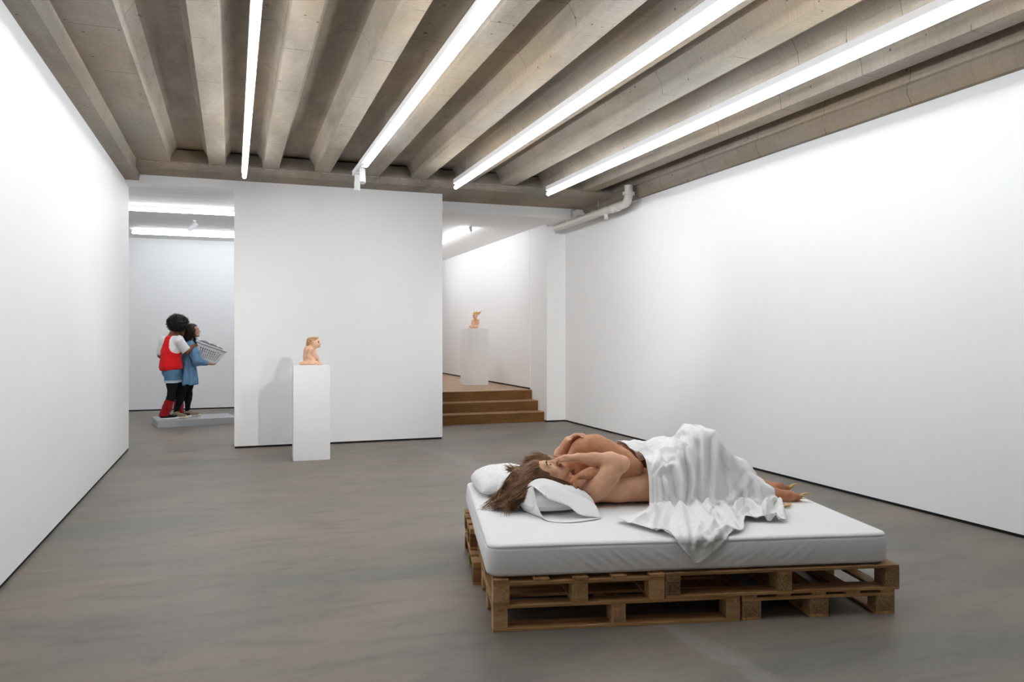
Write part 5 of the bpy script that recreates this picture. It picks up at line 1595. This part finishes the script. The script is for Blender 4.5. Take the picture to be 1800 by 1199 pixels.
# shorts with rolled cuffs
B = Body()
B.ell(TA(0.005, -0.01, 0.83), (0.150, 0.120, 0.12), MTor, 0.04)
B.chain([(0.228, 0.258, 0.80), (0.226, 0.248, 0.66)], [0.105, 0.100], 0.03); B.chain([(0.300, 0.42, 0.80), (0.312, 0.42, 0.66)], [0.105, 0.098], 0.03)
B.cut((0, 0, 0.672), (0, 0, -1))
part('shorts', B, DEN_S, pa, off, 0.007, 2, 0.003)
for c, rr in (((0.226, 0.248), 0.104), ((0.311, 0.42), 0.102)):
    mbt = MB(); mbt.tube([(c[0] + off[0], c[1] + off[1], 0.698 + off[2]), (c[0] + off[0], c[1] + off[1], 0.660 + off[2])], [rr, rr * 0.985], 32); mbt.build('cuff', CUFF, pa, True, R(50))
for pts, rr in (([(0.198, 0.228, 0.385), (0.165, 0.222, 0.28), (0.132, 0.216, 0.20), (0.118, 0.213, 0.158)], [0.060, 0.064, 0.062, 0.068]), ([(0.350, 0.42, 0.37), (0.349, 0.415, 0.28), (0.352, 0.41, 0.20), (0.365, 0.408, 0.160)], [0.062, 0.066, 0.062, 0.060])):
    B = Body(); B.chain(pts, rr, 0.02); B.cut(V3(*pts[0]) + V3(0, 0, 0.0), (0.25, 0, 1)); B.cut((0, 0, 0.152), (0, 0, -1))
    part('leg_warmer', B, REDW, pa, off, 0.007, 1, 0.010, 15)
sneaker(pa, off, (0.062, 0.205, F0), (1, -0.05), 0.268, CANV_K, RUBW)
sneaker(pa, off, (0.275, 0.41, F0), (1, -0.22), 0.265, CANV_K, RUBW)

# ---------------- person with the basket
BB = np.array([0.50, 0.46, F0]); off = -BB
pb = empty('person', plp(*BB), PRZ, 'person with long dark hair in a blue denim dress, carrying a laundry basket', 'person')
B = Body()
B.ell((0.505, 0.465, 1.17), (0.080, 0.115, 0.13), None, 0.05); B.ell((0.50, 0.465, 0.98), (0.078, 0.105, 0.13), None, 0.05); B.ell((0.49, 0.465, 0.80), (0.098, 0.125, 0.11), None, 0.05)
B_HC = V3(0.572, 0.462, 1.468); B_F = unit(V3(0.94, -0.28, 0.14)); B_U = V3(-0.10, 0, 1)
B.chain([(0.505, 0.465, 1.27), (0.545, 0.465, 1.40)], [0.048, 0.044], 0.04)
MBh, BW = add_head(B, B_HC, B_F, B_U, 0.90, 0, 1, 2)
B.chain([(0.515, 0.345, 1.255), (0.605, 0.305, 0.995), (0.765, 0.330, 0.945)], [0.046, 0.037, 0.026], 0.03)
add_hand(B, V3(0.765, 0.330, 0.945), (1, 0.18, -0.16), (0.0, 0.25, 1), -1, 0.88, (12, 20, 16), 0.08, 0)
B.chain([(0.515, 0.585, 1.255), (0.62, 0.63, 0.995), (0.775, 0.61, 0.95)], [0.046, 0.037, 0.026], 0.03)
add_hand(B, V3(0.775, 0.61, 0.95), (1, -0.18, -0.16), (0.0, -0.25, 1), 1, 0.88, (12, 20, 16), 0.08, 0)
B.chain([(0.465, 0.42, 0.74), (0.425, 0.385, 0.60), (0.392, 0.37, 0.455), (0.365, 0.36, 0.38), (0.292, 0.335, 0.175)], [0.068, 0.062, 0.048, 0.050, 0.033], 0.04, 3)
B.chain([(0.51, 0.515, 0.74), (0.515, 0.52, 0.60), (0.512, 0.505, 0.455), (0.500, 0.50, 0.38), (0.488, 0.49, 0.175)], [0.068, 0.062, 0.047, 0.050, 0.033], 0.04, 3)
body_obj('body', B, [SKIN_B, LIPS, DARKH, TIGHTS], pb, 0.006, 2, off)
face_parts(B, pb, off, LIPS, DARKH, 0.90)
add_eyes(pb, lambda *a: BW(*a) + off, MBh, 0.90)
B = Body()
B.ell((0.50, 0.465, 1.185), (0.098, 0.135, 0.125), None, 0.04)
B.chain([(0.512, 0.385, 1.262), (0.508, 0.55, 1.262)], [0.062, 0.062], 0.03)
B.ell((0.498, 0.465, 1.03), (0.098, 0.125, 0.16), None, 0.04)
B.ell((0.495, 0.462, 0.80), (0.122, 0.160, 0.26), None, 0.06)
B.ell((0.495, 0.458, 0.62), (0.142, 0.180, 0.21), None, 0.06)
B.ell((0.53, 0.465, 1.335), (0.052, 0.055, 0.05), None, 0.01, 0, True)
B.cut((0, 0, 0.592), (0.05, 0, -1))
V, F = B.mesh(0.007); V = relax(V, F, 2); N = vnormals(V, F)
D = np.array([0.012 * max(0, min(1, (1.06 - z) / 0.3)) * math.sin(11 * math.atan2(y - 0.465, x - 0.5) + 2 * mnoise.noise(Vector((x * 4, y * 4, z * 2)))) for x, y, z in V])
from_np('dress', V + N * D[:, None] + off, F, DEN_D, pb)
for sy, e in ((0.345, (0.605, 0.300, 0.985)), (0.585, (0.62, 0.635, 0.985))):
    w_ = (0.752, 0.328, 0.948) if sy < 0.46 else (0.762, 0.612, 0.952)
    B = Body(); B.chain([(0.515, sy, 1.245), (0.560, sy * 0.5 + e[1] * 0.5, 1.12), e, w_], [0.062, 0.068, 0.066, 0.034], 0.04)
    B.cut(w_, (1, 0, -0.2))
    part('sleeve', B, DEN_D, pb, off, 0.007, 2, 0.006, 14)
    mbt = MB(); mbt.tube([tuple(np.array(w_) + off + V3(-0.012, 0, 0.003)), tuple(np.array(w_) + off + V3(0.012, 0, -0.003))], 0.036, 20); mbt.build('sleeve_cuff', DEN_D, pb, True, R(50))
MB().tube([tuple(q + off) for q in catmull([(0.535, 0.405, 1.315), (0.57, 0.425, 1.30), (0.585, 0.465, 1.285), (0.57, 0.505, 1.30), (0.535, 0.525, 1.315), (0.49, 0.50, 1.325), (0.48, 0.465, 1.33), (0.49, 0.43, 1.325), (0.535, 0.405, 1.315)], 40)], 0.013, 8).build('collar', DEN_D, pb, True)
# long hair
Bc = Body(); Bc.ell(BW(0, -0.018, 0.036), np.array([0.083, 0.103, 0.093]) * 0.92, MBh, 0.0)
Bc.cut(BW(0, 0.048, 0.045), MBh @ np.array([0, 0.92, -0.38])); Bc.cut(BW(0, 0.018, -0.02), MBh @ np.array([0, 0.96, -0.28]))
V, F = Bc.mesh(0.006); from_np('hair_cap', relax(V, F, 1) + off, F, DARKH, pb)
Bm = Body(); Bm.chain([(0.548, 0.462, 1.475), (0.500, 0.462, 1.40), (0.482, 0.460, 1.29)], [0.080, 0.072, 0.050], 0.04)
Bm.ell((0.482, 0.46, 1.30), (0.040, 0.085, 0.06), None, 0.03); Bm.chain([(0.560, 0.395, 1.46), (0.572, 0.388, 1.38), (0.590, 0.395, 1.305)], [0.022, 0.018, 0.008], 0.02)
Bm.cut((0.545, 0, 1.47), (0.93, -0.22, -0.05)) if False else None
V, F = Bm.mesh(0.006); V = relax(V, F, 1)
V = V + vnormals(V, F) * np.array([0.004 * math.sin(55 * math.atan2(y - 0.46, x - 0.60) + 4 * mnoise.noise(Vector((x * 9, y * 9, z * 4)))) for x, y, z in V])[:, None]
from_np('hair_mass', V + off, F, DARKH, pb)
paths = []
for i in range(1500):
    a = rng.uniform(-1, 1); b = rng.uniform(0.05, 1)
    loc = scalp_root(a, b); p0 = BW(*(loc * 1.02))
    side = -a
    e = V3(0.485 + 0.05 * rng.normal() * 0.6, 0.455 + 0.095 * side + 0.02 * rng.normal(), 1.265 + 0.03 * rng.normal())
    if abs(a) > 0.72 and rng.uniform() < 0.35: e = V3(0.60 + 0.012 * rng.normal(), 0.455 + 0.075 * side, 1.29 + 0.02 * rng.normal())
    m1 = p0 * 0.62 + e * 0.38 + V3(-0.035 if e[0] < 0.57 else -0.012, 0.035 * side, 0.03)
    P = catmull([p0, p0 + MBh @ (unit(loc) * 0.010 + np.array([0, -0.03, -0.01])), m1, e], 12)
    paths.append(P + off)
strands('hair', paths, DARKH, pb, 0.0022, 0.0012)
sneaker(pb, off, (0.235, 0.315, F0), (1, -0.35), 0.245, CANV_T, RUBC)
sneaker(pb, off, (0.440, 0.485, F0), (1, -0.10), 0.252, CANV_T, RUBC)

# ---------------- laundry basket with grey laundry
PLAST = simple('white_plastic', (0.70, 0.71, 0.72), 0.35, 0.4)
GREYC = mat_cloth('grey_towelling', (0.17, 0.175, 0.18), 0.5, 30.0)
ta = R(-21.0)
kb = empty('laundry_basket', plp(0.742, 0.462, 0.985), PRZ, 'white slotted plastic laundry basket tilted forward in the arms of one person', 'basket', None, (0, 0, 0))
kb.rotation_euler = (Matrix.Rotation(PRZ, 3, 'Z') @ Matrix.Rotation(-ta, 3, 'Y')).to_euler()
BHT = 0.245
def bw_pt(side, s, t):
    """side 0..3, s 0..1 along, t 0..1 up"""
    hx = 0.160 + 0.075 * t; hy = 0.120 + 0.055 * t; z = BHT * t
    return [(-hx + 2 * hx * s, -hy, z), (hx, -hy + 2 * hy * s, z), (hx - 2 * hx * s, hy, z), (-hx, hy - 2 * hy * s, z)][side]
for side in range(4):
    nc, nr = (10, 4) if side in (0, 2) else (7, 4)
    ss = [0.0]; 
    for c in range(nc):
        ss += [0.10 + 0.80 * (c + 0.28) / nc, 0.10 + 0.80 * (c + 0.72) / nc]
    ss.append(1.0)
    ts = [0.0]
    for r2 in range(nr): ts += [0.14 + 0.64 * (r2 + 0.14) / nr, 0.14 + 0.64 * (r2 + 0.86) / nr]
    ts.append(1.0)
    V = [bw_pt(side, s, t) for t in ts for s in ss]; n = len(ss); F = []
    for j in range(len(ts) - 1):
        for i in range(n - 1):
            hole = (j % 2 == 1 and i % 2 == 1)
            if side in (1, 3) and j in (7,) and 5 <= i <= 9: hole = True
            if not hole: F.append((j * n + i, j * n + i + 1, (j + 1) * n + i + 1, (j + 1) * n + i))
    o = from_np('basket_wall', np.array(V), F, PLAST, kb, False)
    m_ = o.modifiers.new('thickness', 'SOLIDIFY'); m_.thickness = 0.004; m_.offset = 0
MB().box(-0.160, 0.160, -0.120, 0.120, -0.002, 0.004).build('basket_floor', PLAST, kb)
rp = []
for k in range(4):
    a, b_ = [(-1, -1), (1, -1), (1, 1), (-1, 1)][k]
    for t in range(5):
        ang = [PI, 1.5 * PI, 0, 0.5 * PI][k] + PI / 2 * t / 4
        rp.append((a * 0.215 + 0.028 * math.cos(ang), b_ * 0.155 + 0.028 * math.sin(ang), BHT))
rp.append(rp[0])
MB().tube(rp, 0.010, 8).build('rim', PLAST, kb, True)
for k, (x, y, z, rx, ry, rz_, ang, lab) in enumerate(((-0.105, 0.0, 0.228, 0.10, 0.125, 0.062, 0.2, 'grey towel heaped at the near end of the laundry basket, close to the carrier'), (0.035, 0.02, 0.235, 0.085, 0.12, 0.054, -0.3, 'grey towel in the middle of the laundry basket'), (0.145, 0.0, 0.232, 0.055, 0.10, 0.046, 0.5, 'dark grey garment at the far tip of the laundry basket'))):
    bm = bmesh.new(); bmesh.ops.create_icosphere(bm, subdivisions=5, radius=1)
    for v in bm.verts:
        n = v.co.copy(); w2 = 0.22 * (1 - 2 * abs(mnoise.noise(n * 2.2 + Vector((k * 5, 0, 0))))) + 0.06 * mnoise.noise(n * 6)
        v.co = Vector((n.x * rx, n.y * ry, n.z * rz_)) * (1 + w2)
    me = bpy.data.meshes.new('towel'); bm.to_mesh(me); bm.free(); smooth(me)
    M4 = kb.matrix_basis
    bpy.context.view_layer.update()
    t_ = link_mesh('towel', me, GREYC, None, loc=kb.matrix_world @ Vector((x, y, z)), rot=kb.rotation_euler)
    tag(t_, lab, 'towel', 'laundry in the basket')
# ------------------------------------------------------------------ two small clay-like figures on the pedestals
CLAY = mat_skin('peach_clay', (0.58, 0.33, 0.21), (0.70, 0.43, 0.29), (0.76, 0.50, 0.36), 40)
TUFT = mat_hair('sandy_tuft', (0.22, 0.10, 0.035), (0.40, 0.22, 0.09), (0.58, 0.36, 0.17), 60)
YTUFT = mat_hair('yellow_tuft', (0.42, 0.20, 0.05), (0.66, 0.38, 0.12), (0.80, 0.54, 0.22), 60)
DOT = simple('dark_eye', (0.02, 0.015, 0.012), 0.2, 0.5)
f1 = empty('figurine', (0.835, 9.02, 1.055), R(-4), 'peach kneeling figurine facing right on the pedestal before the partition wall', 'figurine')
B = Body()
B.chain([(-0.112, -0.03, 0.018), (-0.07, -0.035, 0.022), (0.025, -0.045, 0.026)], [0.017, 0.020, 0.024], 0.02)
B.chain([(-0.105, 0.04, 0.018), (-0.06, 0.04, 0.022), (0.03, 0.045, 0.026)], [0.017, 0.020, 0.024], 0.02)
B.chain([(0.025, -0.045, 0.026), (-0.04, -0.035, 0.062)], [0.027, 0.036], 0.02); B.chain([(0.03, 0.045, 0.026), (-0.04, 0.035, 0.062)], [0.027, 0.036], 0.02)
B.ell((-0.03, 0, 0.080), (0.052, 0.058, 0.050), None, 0.03); B.ell((-0.028, 0, 0.135), (0.054, 0.058, 0.068), None, 0.04); B.ell((-0.022, 0, 0.180), (0.050, 0.060, 0.042), None, 0.03)
B.ell((0.030, 0, 0.110), (0.030, 0.042, 0.075), None, 0.03)
B.chain([(-0.005, -0.050, 0.175), (-0.030, -0.062, 0.095), (0.055, -0.050, 0.030), (0.085, -0.046, 0.016)], [0.024, 0.021, 0.017, 0.014], 0.012)
B.chain([(0.02, 0.045, 0.165), (0.060, 0.040, 0.085), (0.100, 0.028, 0.018)], [0.022, 0.019, 0.014], 0.015)
for k in range(4):
    B.cap((0.085, -0.060 + k * 0.009, 0.012), (0.108, -0.064 + k * 0.011, 0.007), 0.0058, 0.005, 0.004); B.cap((0.100, 0.014 + k * 0.009, 0.012), (0.124, 0.012 + k * 0.011, 0.007), 0.0058, 0.005, 0.004)
B.chain([(-0.005, 0, 0.20), (0.025, 0, 0.225)], [0.040, 0.044], 0.03)
B.ell((0.040, 0, 0.252), (0.058, 0.052, 0.056), None, 0.03)
B.ell((0.074, 0, 0.232), (0.028, 0.034, 0.030), None, 0.025)
B.ell((0.100, 0, 0.238), (0.012, 0.014, 0.010), None, 0.012); B.ell((0.094, 0, 0.222), (0.012, 0.018, 0.006), None, 0.006)
B.ell((0.088, 0, 0.206), (0.013, 0.016, 0.010), None, 0.012)
for sy in (-1, 1):
    B.ell((0.078, sy * 0.030, 0.258), (0.012, 0.010, 0.008), None, 0.006, 0, True)
    B.ell((0.024, sy * 0.050, 0.252), (0.012, 0.008, 0.020), None, 0.006); B.cap((0.02, sy * 0.052, 0.262), (0.004, sy * 0.060, 0.285), 0.008, 0.004, 0.008)
B.cut((0, 0, 0.001), (0, 0, -1))
body_obj('body', B, [CLAY], f1, 0.0032, 1)
B = Body()
B.ell((0.018, 0, 0.278), (0.062, 0.050, 0.036), None, 0.02); B.ell((-0.012, 0, 0.250), (0.036, 0.048, 0.056), None, 0.02); B.ell((-0.030, 0, 0.215), (0.024, 0.036, 0.040), None, 0.02); B.ell((0.055, 0, 0.300), (0.034, 0.034, 0.015), None, 0.015)
B.cut((0.072, 0, 0.285), (0.9, 0, -0.42)); B.cut((0.030, 0, 0.262), (0.62, 0, -0.78))
V, F = B.mesh(0.0035)
V = V + vnormals(V, F) * np.array([0.0055 * mnoise.noise(Vector((x * 60, y * 60, z * 60))) for x, y, z in V])[:, None]
from_np('hair', V, F, TUFT, f1)
def dot(name, parent, p, r, mat):
    bm = bmesh.new(); bmesh.ops.create_uvsphere(bm, u_segments=12, v_segments=8, radius=r); me = bpy.data.meshes.new(name); bm.to_mesh(me); bm.free(); smooth(me)
    return link_mesh(name, me, mat, parent, loc=p)
for sy in (-1, 1): dot('eye', f1, (0.081, sy * 0.031, 0.258), 0.006, DOT)

f2 = empty('figurine', (4.235, 13.70, 1.523), R(-20), 'peach seated figurine with an upswept yellow tuft on the pedestal above the oak steps', 'figurine')
B = Body()
fw = unit((-0.45, -0.9, 0)); rt = np.array([fw[1], -fw[0], 0])
G2 = lambda x, y, z: rt * x + fw * y + np.array([0, 0, z])      # x: its right, y: forward
M2 = np.column_stack([rt, fw, (0, 0, 1)])
B.ell(G2(0, -0.01, 0.050), (0.052, 0.046, 0.048), M2, 0.02); B.ell(G2(0, -0.01, 0.115), (0.048, 0.038, 0.060), M2, 0.03); B.ell(G2(0, -0.01, 0.152), (0.052, 0.034, 0.030), M2, 0.02)
for sx in (-1, 1):
    B.chain([G2(sx * 0.030, 0.02, 0.032), G2(sx * 0.070, 0.065, 0.030), G2(sx * 0.012, 0.090, 0.018)], [0.027, 0.023, 0.015], 0.015)
    B.chain([G2(sx * 0.058, -0.01, 0.152), G2(sx * 0.068, 0.015, 0.090), G2(sx * 0.030, 0.055, 0.050)], [0.019, 0.016, 0.012], 0.012)
    for k in range(4): B.cap(G2(sx * (0.030 - k * 0.007), 0.055, 0.050), G2(sx * (0.024 - k * 0.008), 0.072, 0.040), 0.0045, 0.0038, 0.003)
B.chain([G2(0.012, 0.09, 0.018), G2(0.05, 0.105, 0.016)], [0.016, 0.014], 0.01)
B.chain([G2(0, -0.008, 0.165), G2(0, 0, 0.195)], [0.022, 0.022], 0.02)
hc = G2(0, 0.005, 0.232); hf = unit(fw + np.array([-0.25, 0.1, 0.0]))
Mh2 = frame(hf, (0, 0, 1)); H2 = lambda x, y, z: hc + Mh2 @ np.array([x, y, z])
B.ell(H2(0, 0, 0.005), (0.043, 0.047, 0.048), Mh2, 0.02); B.ell(H2(0, 0.020, -0.022), (0.028, 0.028, 0.026), Mh2, 0.02)
B.ell(H2(0, 0.048, -0.008), (0.007, 0.010, 0.008), Mh2, 0.008); B.cap(H2(-0.010, 0.044, -0.025), H2(0.010, 0.044, -0.025), 0.0045, None, 0.004, 1)
for sx in (-1, 1):
    B.ell(H2(sx * 0.018, 0.046, 0.006), (0.011, 0.010, 0.008), Mh2, 0.005, 0, True); B.ell(H2(sx * 0.043, -0.004, -0.01), (0.007, 0.012, 0.017), Mh2, 0.005)
B.cut((0, 0, 0.001), (0, 0, -1))
body_obj('body', B, [CLAY, LIPS], f2, 0.0032, 1)
for sx in (-1, 1): dot('eye', f2, tuple(H2(sx * 0.018, 0.040, 0.006)), 0.0078, DOT)
B = Body()
B.ell(H2(0, -0.012, 0.032), (0.049, 0.046, 0.032), Mh2, 0.02)
B.chain([H2(0.01, 0.02, 0.045), H2(-0.035, -0.01, 0.060)], [0.018, 0.020], 0.015)
hz = np.array([0, 0, 1.0])
B.chain([hc + V3(0.030, 0.01, 0.035), hc + V3(0.075, 0.005, 0.060), hc + V3(0.112, 0.0, 0.092)], [0.026, 0.018, 0.006], 0.015)
B.chain([hc + V3(-0.02, 0, 0.05), hc + V3(-0.014, 0, 0.095)], [0.012, 0.003], 0.01)
B.cut(H2(0, 0.045, 0.02), Mh2 @ np.array([0, 0.7, -0.72]))
V, F = B.mesh(0.0035)
V = V + vnormals(V, F) * np.array([0.006 * mnoise.noise(Vector((x * 60, y * 60, z * 60))) for x, y, z in V])[:, None]
from_np('hair', V, F, YTUFT, f2)
